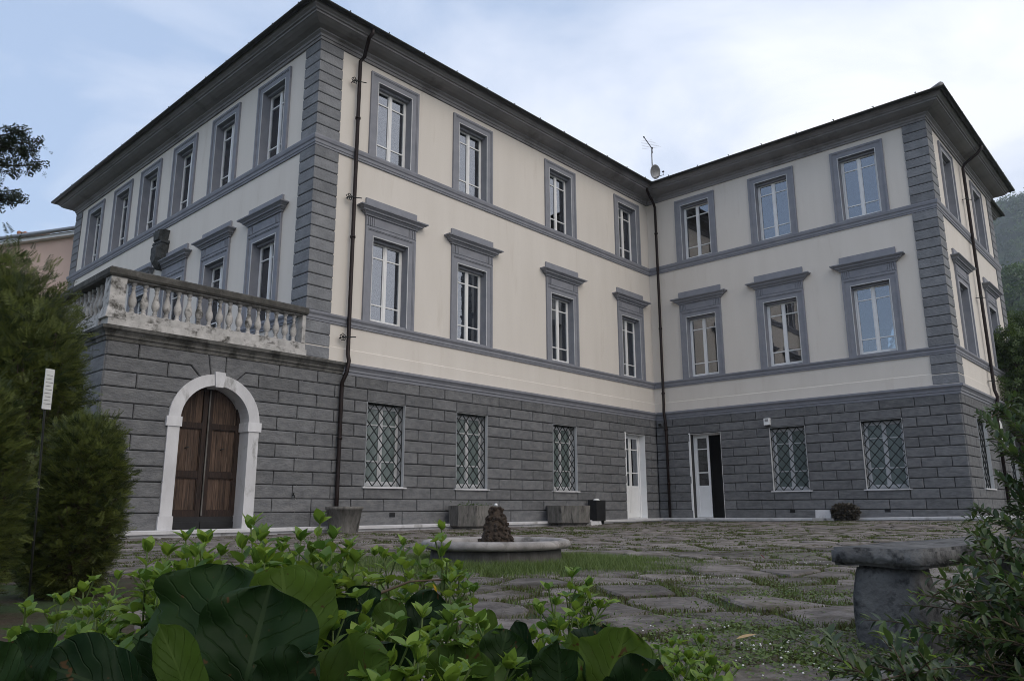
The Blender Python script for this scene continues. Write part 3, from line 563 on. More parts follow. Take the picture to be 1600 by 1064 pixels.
for sg in (-1, 1):
    L0, L1 = (ACX-ARI+.003, ACX-.012) if sg < 0 else (ACX+.012, ACX+ARI-.003); inner = L1 if sg < 0 else L0
    s0, s1 = (L0, L0+.085) if sg < 0 else (L1-.085, L1); clipped_stile(s0, s1, .40, .335)
    t0, t1 = (inner-.10, inner) if sg < 0 else (inner, inner+.10); clipped_stile(t0, t1, .40, .332)
    a, b = (s1, t0) if sg < 0 else (t1, s0)
    for z0, z1 in ((.40, .52), (1.20, 1.32), (2.23, 2.35)): rail(a+.001, b-.001, z0, z1)
    for z0, z1 in ((.52, 1.20), (1.32, 2.23)):
        m = MB(); np_ = 4; wd = (b-a)/np_
        for k in range(np_): MB().frus((a+k*wd+.003, a+(k+1)*wd-.003, .372, .3995), z0+.004, (a+k*wd+.003, a+(k+1)*wd-.003, .372+.002*(k % 2), .3995), z1-.004).build('door_plank', MT['oak'], adoor)
        fr = MB(); fr.box(a, a+.022, .352, .374, z0, z1); fr.box(b-.022, b, .352, .374, z0, z1); fr.box(a+.022, b-.022, .352, .374, z1-.022, z1); fr.box(a+.022, b-.022, .352, .374, z0, z0+.022); fr.build('panel_moulding', MT['oak_dark'], adoor)
    np_ = 4; wd = (b-a)/np_
    for k in range(np_):
        u0, u1 = a+k*wd+.003, a+(k+1)*wd-.003; h0, h1 = [ASZ+math.sqrt((ARI-.05)**2-(u-ACX)**2) for u in (u0, u1)]
        MB().quad((u0, .375, 2.352), (u1, .375, 2.352), (u1, .375, h1), (u0, .375, h0)).build('door_plank', MT['oak'], adoor)
    kx = (a+b)/2-.02; MB().tube([(kx-.03, .345, 1.80), (kx, .315, 1.815), (kx+.045, .315, 1.83)], .012, 6).build('door_knob', MT['iron'], adoor, True)
m = MB(); m.tube([(ACX+.02, .325, .42), (ACX+.02, .325, 3.05)], .016, 6); m.build('cover_strip', MT['concrete'], adoor)
m = MB(); m.box(ACX-ARI+.004, ACX-.006, .30, .399, .157, .30); m.box(ACX+.006, ACX+ARI-.004, .30, .399, .157, .30); m.box(ACX-ARI+.004, ACX+ARI-.004, .32, .399, .301, .40); m.build('kick_board', MT['dark'], adoor)
# marble surround
def jamb(sg):
    a, b = sorted((ACX+sg*ARI, ACX+sg*(ARO-.002))); MB().box(a, b, -.055, .42, .42, 2.20).build('jamb', MT['marble'], adoor)
    a, b = sorted((ACX+sg*(ARI-.02), ACX+sg*(ARO+.03))); MB().box(a, b, -.075, .41, .157, .42).build('jamb_plinth', MT['marble'], adoor)
    a, b = sorted((ACX+sg*(ARI-.03), ACX+sg*(ARO+.04))); MB().box(a, b, -.08, .41, 2.20, 2.40).build('impost', MT['marble'], adoor)
jamb(-1); jamb(1)
def ring(a0, a1, ri, ro, y0, nm, n=10):
    m = MB(); A_ = [R(a0+(a1-a0)*i/n) for i in range(n+1)]
    for i in range(n):
        c = [(ACX+r*math.cos(t), z_, ASZ+r*math.sin(t)) for t in A_[i:i+2] for r, z_ in ((ri, y0), (ro, y0), (ro, .02), (ri, .42))]
        for q_ in ((0, 1, 5, 4), (1, 2, 6, 5), (3, 0, 4, 7)): m.quad(*[c[k] for k in q_])
        if i == 0: m.quad(*c[:4])
        if i == n-1: m.quad(*c[4:][::-1])
    m.build(nm, MT['marble'], adoor)
ring(2, 82.6, ARI, ARO, -.055, 'voussoir'); ring(96.4, 178, ARI, ARO, -.055, 'voussoir'); ring(83, 96, ARI-.03, ARO+.05, -.085, 'keystone', 4)

# --- balustrade of the terrace
bal = MB().box(-4.40, -.0, -.10, .28, ZG1+.005, 4.20); bal.box(-4.44, -4.05, .28, 9.0, ZG1+.005, 4.20)
bal = bal.build('balustrade', MT['dirty_marble'], villa)
MB().frus((-4.38, -.02, -.075, .24), 4.20, (-4.37, -.02, -.055, .22), 4.36).build('plinth_rail', MT['dirty_marble'], bal)
MB().frus((-4.42, -4.12, .25, 9.0), 4.20, (-4.40, -4.13, .25, 9.0), 4.36).build('plinth_rail', MT['dirty_marble'], bal)
m = MB(); m.frus((-4.46, -4.06, -.11, .28), 4.20, (-4.42, -4.10, -.075, .24), 4.42); m.frus((-4.41, -4.11, -.07, .23), 4.42, (-4.41, -4.11, -.07, .23), 5.04); m.build('corner_post', MT['dirty_marble'], bal)
MB().box(-.13, -.04, -.07, .23, 4.361, 5.03).build('end_post', MT['dirty_marble'], bal)
m = MB(); m.frus((-4.44, -.02, -.10, .26), 5.04, (-4.47, -.0, -.13, .29), 5.08); m.box(-4.47, -.0, -.13, .29, 5.08, 5.19); m.frus((-4.47, -.0, -.13, .29), 5.19, (-4.43, -.02, -.08, .24), 5.225); m.build('hand_rail', MT['dark_marble'], bal)
m = MB(); m.frus((-4.44, -4.08, .29, 9.0), 5.04, (-4.47, -4.05, .29, 9.0), 5.08); m.box(-4.47, -4.05, .29, 9.0, 5.08, 5.19); m.frus((-4.47, -4.05, .29, 9.0), 5.19, (-4.43, -4.09, .29, 9.0), 5.225); m.build('hand_rail', MT['dark_marble'], bal)
MB().box(-4.40, -.05, -.045, .20, 5.015, 5.042).build('under_rail', MT['dirty_marble'], bal)
bp = [(.062, 4.36), (.062, 4.40), (.050, 4.405), (.040, 4.43), (.052, 4.45), (.034, 4.47), (.045, 4.50), (.072, 4.56), (.080, 4.61), (.072, 4.67), (.052, 4.74), (.036, 4.82), (.031, 4.87), (.045, 4.885), (.045, 4.90), (.033, 4.91), (.036, 4.95), (.055, 4.965), (.058, 5.02)]
bme = MB().lathe(bp, 14).mesh('baluster', MT['dirty_marble'], True)
sq = MB().box(-.062, .062, -.062, .062, 4.358, 4.40)
for i in range(17): link('baluster', bme, bal, loc=(-3.92+i*.2281, .08, 0), rot=(0, 0, random.random()*6))
for i in range(34): link('baluster', bme, bal, loc=(-4.265, .52+i*.235, 0), rot=(0, 0, random.random()*6))

# --- glazed doors in the courtyard
def glazed_door(f, c, open_right):
    root = MB(); hw = .605; z0, z1 = .20, zg1-.03; dd = .22
    root.box(-hw, -hw+.05, dd, dd+.07, z0, z1); root.box(hw-.05, hw, dd, dd+.07, z0, z1); root.box(-hw+.05, hw-.05, dd, dd+.07, z1-.05, z1)
    o = root.build('glazed_door', MT['white'], villa, loc=fpos(f, c), rot=(0, 0, rotz(f)))
    link('reveal_lining', ME.setdefault('ld', lining(hw+.008, z0-.02, z1+.01, .30).mesh('reveal_lining', MT['white'])), o)
    MB().box(-hw-.06, -hw+.006, -.02, .02, z0-.02, z1+.05).build('door_casing', MT['white'], o)
    MB().box(-hw+.0, hw, -.30, .30, .14, z0-.018).build('threshold', MT['marble'], o)
    for sg in (-1, 1):
        m = MB(); a, b = 0., .545; H0, H1 = z0+.01, z1-.055; st = .075
        m.box(a, a+st, -.02, .02, H0, H1); m.box(b-st, b, -.02, .02, H0, H1); m.box(a+st, b-st, -.02, .02, H1-.08, H1); m.box(a+st, b-st, -.02, .02, H0, H0+.16); m.box(a+st, b-st, -.008, .008, H0+.16, 1.22); m.box(a+st, b-st, -.02, .02, 1.22, 1.32)
        for zb in (1.78, 2.62): m.box(a+st, b-st, -.016, .016, zb-.018, zb+.018)
        lf = m.build('door_leaf', MT['white'], o)
        for za, zb in ((1.32, 1.762), (1.798, 2.602), (2.638, H1-.08)):
            pn = MB().box(a+st-.002, b-st+.002, -.004, .004, za-.002, zb+.002).mesh('pane', MT['glass'])
            po = link('pane', pn, o); po.matrix_parent_inverse = Matrix()
            if sg < 0: po.location = (-.548, dd+.04, 0)
            else: po.location = (.548, dd+.04, 0); po.rotation_euler = (0, 0, R(180) if not open_right else R(95))
        if sg < 0: lf.location = (-.548, dd+.04, 0)
        else: lf.location = (.548, dd+.04, 0); lf.rotation_euler = (0, 0, R(180) if not open_right else R(95))
    if not open_right:
        MB().box(-.53, .53, dd+.12, dd+.13, z0+.1, z1-.1).build('blind', MT['blind'], o)
glazed_door('B', 13.83, False); glazed_door('D', 2.025, True)

# --- downpipes, brackets, small fittings on the walls
def downpipe(path, r=.052):
    o = MB().tube(path, r, 10).build('downpipe', MT['pipe'], villa, True); return o
px_ = 1.135
ex = hit(583, 45, 'y', -.74).x
dp = downpipe([(ex, -.74, ZC+.50), (ex, -.735, ZC+.36), (ex-.05, -.66, ZC+.26), (px_+.06, -.22, ZC-.03), (px_, -.13, ZC-.16), (px_, -.13, 8), (px_, -.14, 4.25), (px_, -.20, 4.08), (1.08, -.20, 3.78), (1.03, -.11, 3.55), (1.03, -.10, 3.4), (1.03, -.10, .9), (1.03, -.10, .2)])
dp2 = downpipe([(LB-.74, -.52, ZC+.47), (LB-.735, -.52, ZC+.36), (LB-.62, -.50, ZC+.22), (LB-.24, -.48, ZC-.06), (LB-.14, -.48, ZC-.22), (LB-.14, -.48, 8), (LB-.16, -.48, 4.3), (LB-.20, -.49, 4.05), (LB-.12, -.50, 3.55), (LB-.11, -.50, 3.3), (LB-.11, -.50, .2)])
dp3 = downpipe([(19.6, -LD-.74, ZC+.47), (19.6, -LD-.73, ZC+.36), (19.55, -LD-.6, ZC+.2), (19.45, -LD-.2, ZC-.1), (19.45, -LD-.13, ZC-.25), (19.45, -LD-.13, 8), (19.45, -LD-.14, 4.3), (19.45, -LD-.2, 4.05), (19.45, -LD-.1, 3.6), (19.45, -LD-.1, .35)])
def collar(o, p): MB().lathe([(.05, -.03), (.07, -.03), (.07, .03), (.05, .03)], 10, p).build('pipe_collar', MT['pipe'], o, True)
for p in ((px_, -.13, 10.6), (px_, -.13, 7.3), (1.03, -.10, 2.2)): collar(dp, p)
for p in ((LB-.14, -.48, 11.1), (LB-.145, -.48, 7.25), (LB-.155, -.48, 4.75), (LB-.11, -.5, 3.4), (LB-.11, -.5, 1.4)): collar(dp2, p)
def iron_bracket(o, p, sx=-1):                # wall anchor with small scrolls beside the pipe
    m = MB(); p = Vector(p); m.tube([p+Vector((.16, -.10, .02)), p+Vector((0, -.06, 0)), p+Vector((sx*.16, -.03, -.02)), p+Vector((sx*.17, .14, -.02))], .013, 6)
    for k in range(5):
        a = k*2*math.pi/5+.4; c = p+Vector((sx*.17, -.03, -.02))+Vector((math.cos(a), 0, math.sin(a)))*.055
        m.tube([c+Vector((math.cos(t), 0, math.sin(t)))*.036 for t in [i*math.pi/3 for i in range(7)]], .011, 5)
    m.build('wall_anchor', MT['iron'], o)
for p in ((px_, -.12, 11.64), (px_, -.12, 8.35), (px_, -.12, 4.68)): iron_bracket(dp, p)
for p in ((19.45, -LD-.12, 11.0), (19.45, -LD-.12, 7.45), (19.45, -LD-.12, 4.6)): iron_bracket(dp3, p)
for f, u, z in (('B', 2.76, .40), ('D', 5.03, .43), ('D', 7.95, .45)):
    m = MB(); m.box(-.085, .085, -.026, .02, z-.055, z+.055); vn = m.build('air_vent', MT['dark'], villa, loc=fpos(f, u), rot=(0, 0, rotz(f)))
    for k in range(3): MB().box(-.08, .08, -.032, -.024, z-.035+k*.03, z-.027+k*.03).build('vent_slat', MT['iron'], vn)
m = MB(); m.tube([(-.1, -.02, .86), (-.1, -.09, .85), (-.1, -.10, .80)], .016, 6); m.tube([(-.1, -.06, .86), (-.1, -.06, .91)], .010, 6); m.tube([(-.14, -.06, .91), (-.06, -.06, .91)], .008, 5); t = m.build('wall_tap', MT['iron'], None, True); tag(t, 'small dark water tap on the grey stone between arched door and downpipe', 'tap')
t = empty('alarm_siren', fpos('D', 4.42), rotz('D')); tag(t, 'small white alarm box high on stone wall above the lattice window', 'alarm box')
MB().frus((-.10, .10, -.13, .01), 3.27, (-.105, .105, -.11, .01), 3.50).build('housing', MT['white'], t); MB().box(-.055, .055, -.135, -.10, 3.39, 3.47).build('grille', MT['steel'], t); MB().box(-.075, .075, -.115, .0, 3.235, 3.272).build('lamp_base', MT['dark'], t)
t = empty('security_camera', (LB-.05, -.28, 3.6)); tag(t, 'small grey box camera under the stone cornice in the inner corner', 'camera')
MB().box(-.09, .07, -.10, .10, -.06, .06).build('housing', MT['steel'], t); MB().box(-.15, -.09, -.05, .05, -.05, .03).build('hood', MT['iron'], t)
t = MB().lathe([(.0, 0), (.26, 0), (.26, .03), (.24, .045), (0, .045)], 24).mesh('wall_plaque', MT['sign']); t = link('wall_plaque', t); t.location = (20.05, -LD-.03, 3.0); t.rotation_euler = (R(90), 0, 0); t.scale = (1, 1.35, 1); tag(t, 'white oval plaque on the stone end wall beside the downpipe', 'plaque')
# coat of arms between the upper windows over the terrace
t = empty('coat_of_arms', (0, 8.62, 0)); tag(t, 'dark carved stone coat of arms with crown fixed above the terrace', 'coat of arms')
def slab(name, outline, x0, x1, inset):
    m = MB(); n = len(outline); c = Vector((sum(p[0] for p in outline)/n, sum(p[1] for p in outline)/n)); inn = [(c.x+(p[0]-c.x)*inset, c.y+(p[1]-c.y)*inset) for p in outline]
    m.v += [(x0, y, z) for y, z in outline] + [((x0+x1*2)/3, y, z) for y, z in outline] + [(x1, y, z) for y, z in inn]
    for r in (0, 1):
        for i in range(n): j = (i+1) % n; m.f.append((r*n+i, r*n+j, (r+1)*n+j, (r+1)*n+i))
    m.f.append(tuple(2*n+i for i in range(n))); m.f.append(tuple(range(n))[::-1]); m.build(name, MT['shield'], t)
slab('shield', [(-.30, 8.92), (.30, 8.92), (.34, 8.80), (.30, 8.55), (.32, 8.35), (.20, 8.17), (0, 8.02), (-.20, 8.17), (-.32, 8.35), (-.30, 8.55), (-.34, 8.80)], .05, -.34, .62)
slab('crown', [(-.22, 8.95), (.22, 8.95), (.25, 9.12), (.33, 9.33), (.20, 9.26), (.12, 9.38), (0, 9.28), (-.12, 9.38), (-.20, 9.26), (-.33, 9.33), (-.25, 9.12)], .05, -.30, .8)
slab('scroll', [(-.38, 8.88), (.38, 8.88), (.36, 8.97), (-.36, 8.97)], .05, -.26, .9)
# dish and aerial over the inner corner
dc = pix(1022, 269, 26.2)
t = empty('satellite_dish', (dc.x, dc.y, zt)); tag(t, 'grey satellite dish on the roof edge at the inner corner', 'satellite dish'); dz = dc.z-zt
d_ = MB().lathe([(.0, .0), (.08, .004), (.14, .014), (.20, .032), (.245, .052), (.25, .058), (.245, .062), (.20, .042), (.14, .024), (.08, .012), (.0, .01)], 24).build('reflector', MT['steel'], t, True, loc=(0, 0, dz))
d_.rotation_mode = 'QUATERNION'; d_.rotation_quaternion = (-FW+RT*.75-UP*.1).to_track_quat('Z', 'Y')
MB().tube([(0, .06, -.25), (0, .06, dz)], .022, 8).build('mount_post', MT['steel'], t, True)
fa = Vector((0, 0, dz))-FW*.10+RT*.29-UP*.02; MB().tube([Vector((0, 0, dz-.22)), fa-UP*.1+RT*.02, fa], .010, 6).build('feed_arm', MT['iron'], t); MB().tube([fa-RT*.03, fa+RT*.035+UP*.02], .026, 8).build('feed_horn', MT['iron'], t)
ab, aj, ae = pix(1021, 275, 26.5), pix(1018.5, 232, 26.5), pix(1006, 214.5, 26.9)
t = empty('television_aerial', (ab.x, ab.y, zt)); tag(t, 'thin television aerial on a mast behind the satellite dish', 'aerial'); o3 = Vector(t.location)
MB().tube([(0, 0, -.3), aj-o3], .017, 8).build('mast', MT['iron'], t, True); MB().tube([aj-o3+UP*.03, aj-o3-UP*.03], .035, 8).build('clamp', MT['iron'], t)
MB().tube([aj-o3, ae-o3], .016, 6).build('boom', MT['iron'], t); MB().tube([ae-o3-UP*.02, ae-o3+UP*.02], .028, 6).build('boom_end', MT['iron'], t)
bd = (ae-aj).normalized(); sd = Vector((RT.x, RT.y, .12)).normalized()
for k in range(6):
    c = aj.lerp(ae, .03+k*.13)-o3; L = .34-.03*k; MB().tube([c-sd*L, c+sd*L], .0035, 5).build('director_rod', MT['steel'], t)

# ------------------------------------------------------------------ courtyard things
def leaf_mesh(name, mat, L, W, curl, fold, nl=5, tip=1.0):        # a small pointed leaf along +X
    m = []; f = []
    for i in range(nl+1):
        s_ = i/nl; w_ = W*math.sin(math.pi*min(1, s_**.85*.98+.02))**.9*(1 if s_ < 1 else 0); z_ = -curl*L*s_*s_
        m += [(L*s_, -w_, z_+fold*w_), (L*s_, 0, z_), (L*s_, w_, z_+fold*w_)]
    for i in range(nl):
        a_ = i*3; f += [(a_, a_+3, a_+4, a_+1), (a_+1, a_+4, a_+5, a_+2)]
    return np.array(m), np.array(f)
# planters
def planter(name, label, loc, prof, nside, rot, mat='concrete'):
    t = empty(name, loc); tag(t, label, 'planter'); body = MB().lathe(prof, nside, rot=rot); ob = body.build('tub', MT[mat], t, nside > 12)
    MB().lathe([(prof[-2][0]*.9, prof[-1][1]-.05), (prof[-2][0]*.88, prof[-1][1]-.045), (0.01, prof[-1][1]-.02)], nside, rot=rot).build('soil', MT['soil'], t); return t
y0 = -.62
p = hit(537, 820, 'y', y0); planter('planter', 'round tapered stone tub with dark streaks below the downpipe', (p.x, y0, 0), [(.0, .0), (.31, .0), (.325, .02), (.33, .05), (.40, .53), (.425, .535), (.43, .60), (.40, .605), (.385, .56), (.0, .555)], 28, 0)
p = hit(738, 820, 'y', y0); pl2 = planter('planter', 'eight-sided concrete tub with weeds below the middle lattice window', (p.x, y0, 0), [(.0, .0), (.50, .0), (.52, .05), (.62, .10), (.645, .62), (.60, .625), (.58, .57), (.0, .56)], 8, R(10))
p = hit(888, 818, 'y', y0); pl3 = planter('planter', 'eight-sided concrete tub standing nearest the black bin', (p.x, y0, 0.02), [(.0, .0), (.56, .0), (.58, .05), (.68, .10), (.70, .60), (.65, .605), (.63, .56), (.0, .55)], 8, R(22))
# bin
p = hit(934, 812, 'y', -.35); t = empty('litter_bin', (p.x, -.35, gh(p.x, -.35)+.0)); tag(t, 'black litter bin with white bag against the stone wall', 'bin')
m = MB(); m.frus((-.24, .24, -.14, .16), .12, (-.25, .25, -.15, .16), .78); m.build('body', MT['dark'], t); MB().box(-.26, .26, .161, .19, .02, .80).build('back_plate', MT['iron'], t)
MB().box(.17, .22, -.10, .10, .0, .12).build('foot', MT['iron'], t); MB().box(-.22, -.17, -.10, .10, .0, .12).build('foot', MT['iron'], t)
MB().lathe([(.0, .74), (.10, .76), (.11, .79), (.08, .82), (.04, .835), (.0, .83)], 12, (-.05, 0, 0)).build('bag', MT['white'], t, True)
p = hit(925, 812, 'y', -.7); t = MB().frus((-.26, .30, -.15, .15), 0, (-.25, .29, -.14, .14), .12).build('stone_slab', MT['marble'], None, loc=(p.x, -.7, .02)); tag(t, 'flat pale marble slab on the ground in front of the black bin', 'slab')
# marble block and dry bush by the right wing
p = hit(1289, 806, 'x', LB-.45); t = empty('marble_block', (LB-.45, p.y, gh(LB-.4, p.y))); tag(t, 'white marble block on a low base beside the dry bush', 'block')
MB().frus((-.20, .20, -.34, .34), 0, (-.19, .19, -.33, .33), .11).build('base', MT['dirty_marble'], t); MB().frus((-.15, .15, -.24, .24), .11, (-.14, .14, -.23, .23), .36).build('block', MT['marble'], t)

# fountain
FC = gcol(775, 7.95); FC.z = 0
t = empty('fountain', FC); tag(t, 'low round stone fountain basin with a worn rim in the courtyard', 'fountain')
m = MB(); n = 56
prof = [(.64, -.02), (.66, .0), (.665, .12), (.655, .155)]
b0 = len(m.v)
m.lathe([(.70, -.02), (.70, .03), (.665, .05), (.655, .15), (.60, .17)], n); m.build('basin_wall', MT['drum'], t, True)
m = MB(); prof = [(.60, .17), (.67, .162), (.725, .168), (.75, .188), (.755, .212), (.742, .238), (.70, .250), (.655, .247), (.635, .232), (.625, .20), (.62, .10)]
for r_, z_ in prof:
    for k in range(n):
        a = 2*math.pi*k/n; nn = noise.noise(Vector((math.cos(a)*3, math.sin(a)*3, z_*9)))*.010; cut = max(0., 1-abs(((a-R(238)+math.pi) % (2*math.pi))-math.pi)/.05)*.03 if r_ > .7 else 0
        m.v.append(((r_+nn-cut)*math.cos(a), (r_+nn-cut)*math.sin(a), z_+nn*.4))
for i in range(len(prof)-1):
    for k in range(n): k2 = (k+1) % n; m.f.append((i*n+k, i*n+k2, (i+1)*n+k2, (i+1)*n+k))
m.build('basin_rim', MT['rim'], t, True)
MB().lathe([(.0, .10), (.62, .10), (.62, .12), (.0, .12)], 32).build('basin_floor', MT['soil'], t)
t = empty('rockery_cone', (FC.x, FC.y, .11)); tag(t, 'rough cone of brown tufa stones rising from the fountain basin', 'rock cone'); t.scale = (.92, .92, .84)
core = MB().lathe([(.20, 0), (.18, .12), (.13, .28), (.085, .42), (.05, .52), (.0, .55)], 14); core.build('core', MT['tufa'], t, True)
rocks = []
for q in range(5):
    bm = bmesh.new(); bmesh.ops.create_icosphere(bm, subdivisions=1, radius=1)
    for v in bm.verts: v.co *= 1+.38*noise.noise(v.co*1.7+Vector((q*7., 0, 0)))
    me = bpy.data.meshes.new('tufa_stone'); bm.to_mesh(me); bm.free(); me.materials.append(MT['tufa']); rocks.append(me)
for i in range(210):
    z_ = random.random()**1.3*.54; rr = np.interp(z_, [0, .12, .28, .42, .52, .56], [.205, .185, .135, .09, .055, .02]); a = random.random()*6.283; s_ = random.uniform(.018, .036)
    o = link('tufa_stone', rocks[i % 5], t, loc=(rr*math.cos(a), rr*math.sin(a), z_), rot=(random.random()*6, random.random()*6, random.random()*6)); o.scale = (s_*random.uniform(.8, 1.3), s_, s_*random.uniform(.7, 1.1))
MB().lathe([(.0, 0), (.016, .0), (.018, .02), (.01, .032), (0, .034)], 8, (0, 0, .555)).build('nozzle', MT['white'], t, True)

# stone bench
BN = hit(1446, 857, 'z', .405); BD = Vector((1.0, -.10, 0)).normalized(); BP = Vector((-BD.y, BD.x, 0))
bench = empty('stone_bench', (BN.x, BN.y, 0), math.atan2(BD.y, BD.x)); tag(bench, 'weathered grey stone bench with thick slab seat half overgrown by a shrub', 'bench')
def rough_box(name, x0, x1, y0, y1, z0, z1, amp, parent, mat, seg=(14, 5, 3), barrel=0., seed=0):
    bm = bmesh.new(); bmesh.ops.create_cube(bm, size=1); 
    for v in bm.verts: v.co = Vector(((x0+x1)/2+v.co.x*(x1-x0), (y0+y1)/2+v.co.y*(y1-y0), (z0+z1)/2+v.co.z*(z1-z0)))
    bmesh.ops.bevel(bm, geom=bm.edges[:], offset=.012, segments=2, affect='EDGES'); bmesh.ops.subdivide_edges(bm, edges=[e_ for e_ in bm.edges if e_.calc_length() > .05], cuts=6, use_grid_fill=True)
    for v in bm.verts:
        c = v.co.copy(); q = noise.noise_vector(c*9+Vector((seed, 0, 0)))*amp + noise.noise_vector(c*30+Vector((seed, 3, 0)))*amp*.35
        if barrel:
            tz = (c.z-z0)/(z1-z0); kx = 1-barrel*(1-math.sin(math.pi*min(1, .18+.72*tz)))-.10*(1-tz); v.co.x = (x0+x1)/2+(c.x-(x0+x1)/2)*kx; v.co.y = (y0+y1)/2+(c.y-(y0+y1)/2)*kx
        v.co += q
    me = bpy.data.meshes.new(name); bm.to_mesh(me); bm.free(); me.polygons.foreach_set('use_smooth', [True]*len(me.polygons)); me.materials.append(mat); return link(name, me, parent)
rough_box('seat', 0, 1.75, 0, .37, .328, .400, .006, bench, MT['bench'])
rough_box('leg', .035, .225, .035, .325, -.06, .334, .008, bench, MT['bench'], barrel=.32, seed=4)
rough_box('leg', 1.45, 1.65, .035, .32, -.06, .334, .008, bench, MT['bench'], barrel=.32, seed=9)

# ------------------------------------------------------------------ paving: irregular flagstones
def voronoi(pts, reach):
    P_ = np.array(pts); cells = []
    for i, p in enumerate(P_):
        d2 = ((P_-p)**2).sum(1); nb = np.argsort(d2)[1:18]; poly = [(p[0]-reach, p[1]-reach), (p[0]+reach, p[1]-reach), (p[0]+reach, p[1]+reach), (p[0]-reach, p[1]+reach)]
        for j in nb:
            q = P_[j]; mid = (p+q)/2; nv = q-p; newp = []
            for k in range(len(poly)):
                a, b = poly[k], poly[(k+1) % len(poly)]; da = (a[0]-mid[0])*nv[0]+(a[1]-mid[1])*nv[1]; db = (b[0]-mid[0])*nv[0]+(b[1]-mid[1])*nv[1]
                if da <= 0: newp.append(a)
                if (da < 0) != (db < 0): t_ = da/(da-db); newp.append((a[0]+(b[0]-a[0])*t_, a[1]+(b[1]-a[1])*t_))
            poly = newp
        cells.append(poly)
    return cells
pts = []
sx, sy = .72, .45
for j in range(int(17/sy)):
    for i in range(int(27/sx)):
        x = -11.5+(i+.5*(j % 2))*sx+random.uniform(-.27, .27); y = -17.0+j*sy+random.uniform(-.16, .16)
        c, s_ = math.cos(.25), math.sin(.25); pts.append((x, y))
cells = voronoi(pts, 1.1)
paving = MB(); keep = []
RTg = Vector((RT.x, RT.y)).normalized(); FWg = Vector((FW.x, FW.y)).normalized()
for p, c in zip(pts, cells):
    if len(c) < 3 or p[0] > LB-.55 or p[1] > -.62 or (Vector(p)-FC.xy).length < .95: continue
    v = Vector(p)-CAM.xy; dep = v.dot(FWg); lat = v.dot(RTg)
    if dep < .7 or abs(lat) > dep*.85+1.0 or (dep < 2.05 and lat < 1.0): continue
    if dep < 6.2 and lat < -dep*.40-.15: continue
    keep.append((dep, p, c))
keep.sort(key=lambda k: k[0])
def flag_geo(m, p, c):
    gap = random.uniform(.012, .055); P_ = offset_poly(c, gap)
    ctr = Vector((sum(q[0] for q in P_)/len(P_), sum(q[1] for q in P_)/len(P_))); ring = []
    n = len(P_)
    for k in range(n):                    # knocked-off corners and uneven sides
        a, b = Vector(P_[k-1]), Vector(P_[k]); d = Vector(P_[(k+1) % n])
        ring += [b.lerp(a, random.uniform(.12, .28)), b+(ctr-b)*random.uniform(.02, .10), b.lerp(d, random.uniform(.12, .28))]
    tx, ty = random.uniform(-.024, .024), random.uniform(-.024, .024); th = random.uniform(.010, .030); k0 = len(m.v); n = len(ring)
    def zz(q): return gh(q.x, q.y)+th+(q.x-ctr.x)*tx+(q.y-ctr.y)*ty+.006*noise.noise(Vector((q.x*6, q.y*6, 0)))
    inn = [q+(ctr-q).normalized()*.022 for q in ring]; mid = [q+(ctr-q)*.5 for q in ring]
    m.v += [(q.x, q.y, gh(q.x, q.y)-.03) for q in ring] + [(q.x, q.y, zz(q)-.014) for q in ring] + [(q.x, q.y, zz(q)) for q in inn] + [(q.x, q.y, zz(q)+.004*random.uniform(-1, 1)) for q in mid] + [(ctr.x, ctr.y, zz(ctr)+.003)]
    for r_ in range(3):
        for i in range(n): j = (i+1) % n; m.f.append((k0+r_*n+i, k0+r_*n+j, k0+(r_+1)*n+j, k0+(r_+1)*n+i))
    for i in range(n): m.f.append((k0+3*n+i, k0+3*n+(i+1) % n, k0+4*n))
    return m
m = MB(); m.quad(*[(x, y, gh(x, y)-.05) for x, y in ((-11, -16.5), (14.6, -16.5), (14.6, -.4), (-11, -.4))]); pav = m.build('paving', MT['soil']); pav['kind'] = 'structure'
rest = MB()
for i, (dep, p, c) in enumerate(keep):
    if i < 300: link('flagstone', flag_geo(MB(), p, c).mesh('flagstone', MT['flag']), pav)
    else: flag_geo(rest, p, c)
o = rest.build('flagstone', MT['flag'], pav); o['kind'] = 'stuff'

# ------------------------------------------------------------------ grass and herbs
blade_v = np.array([(-.5, 0, 0), (.5, 0, 0), (.30, .12, .55), (-.30, .12, .55), (0, .42, 1.0)]); 
blade_f = np.array([(0, 1, 2), (0, 2, 3), (3, 2, 4)])
def blades(name, P_, h, wd, mat):
    n = len(P_); a = RNG.random(n)*6.283; ln = RNG.uniform(.5, 2.2, n); ca, sa = np.cos(a), np.sin(a); z = np.zeros(n); wd = np.broadcast_to(wd, n); rot = np.stack([np.stack([ca*wd, -sa*h*ln, z], 1), np.stack([sa*wd, ca*h*ln, z], 1), np.stack([z, z, h], 1)], 1)
    return link(name, scatter(name, blade_v, blade_f, P_, rot, np.ones(n), mat))
# lawn collar round the fountain
n = 46000; a = RNG.random(n)*6.283; r_ = .62+np.abs(RNG.normal(0, .34, n)); ex = np.stack([np.cos(a)*r_, np.sin(a)*r_], 1)
ex = ex + np.outer(np.clip(RNG.normal(.12, .65, n), -1.2, 1.35), np.array([RTg.x, RTg.y])) - np.outer(np.abs(RNG.normal(0, .22, n)), np.array([FWg.x, FWg.y]))
ok = (np.hypot(ex[:, 0], ex[:, 1]) > .70); ex = ex[ok]; P_ = np.column_stack([ex[:, 0]+FC.x, ex[:, 1]+FC.y, np.zeros(len(ex))])
o = blades('grass', P_, RNG.uniform(.03, .115, len(P_))*np.clip(1.5-np.hypot(ex[:, 0], ex[:, 1])*.5, .35, 1), .006, MT['grass']); tag(o, 'long grass growing round the foot of the fountain', 'grass', kind='stuff')
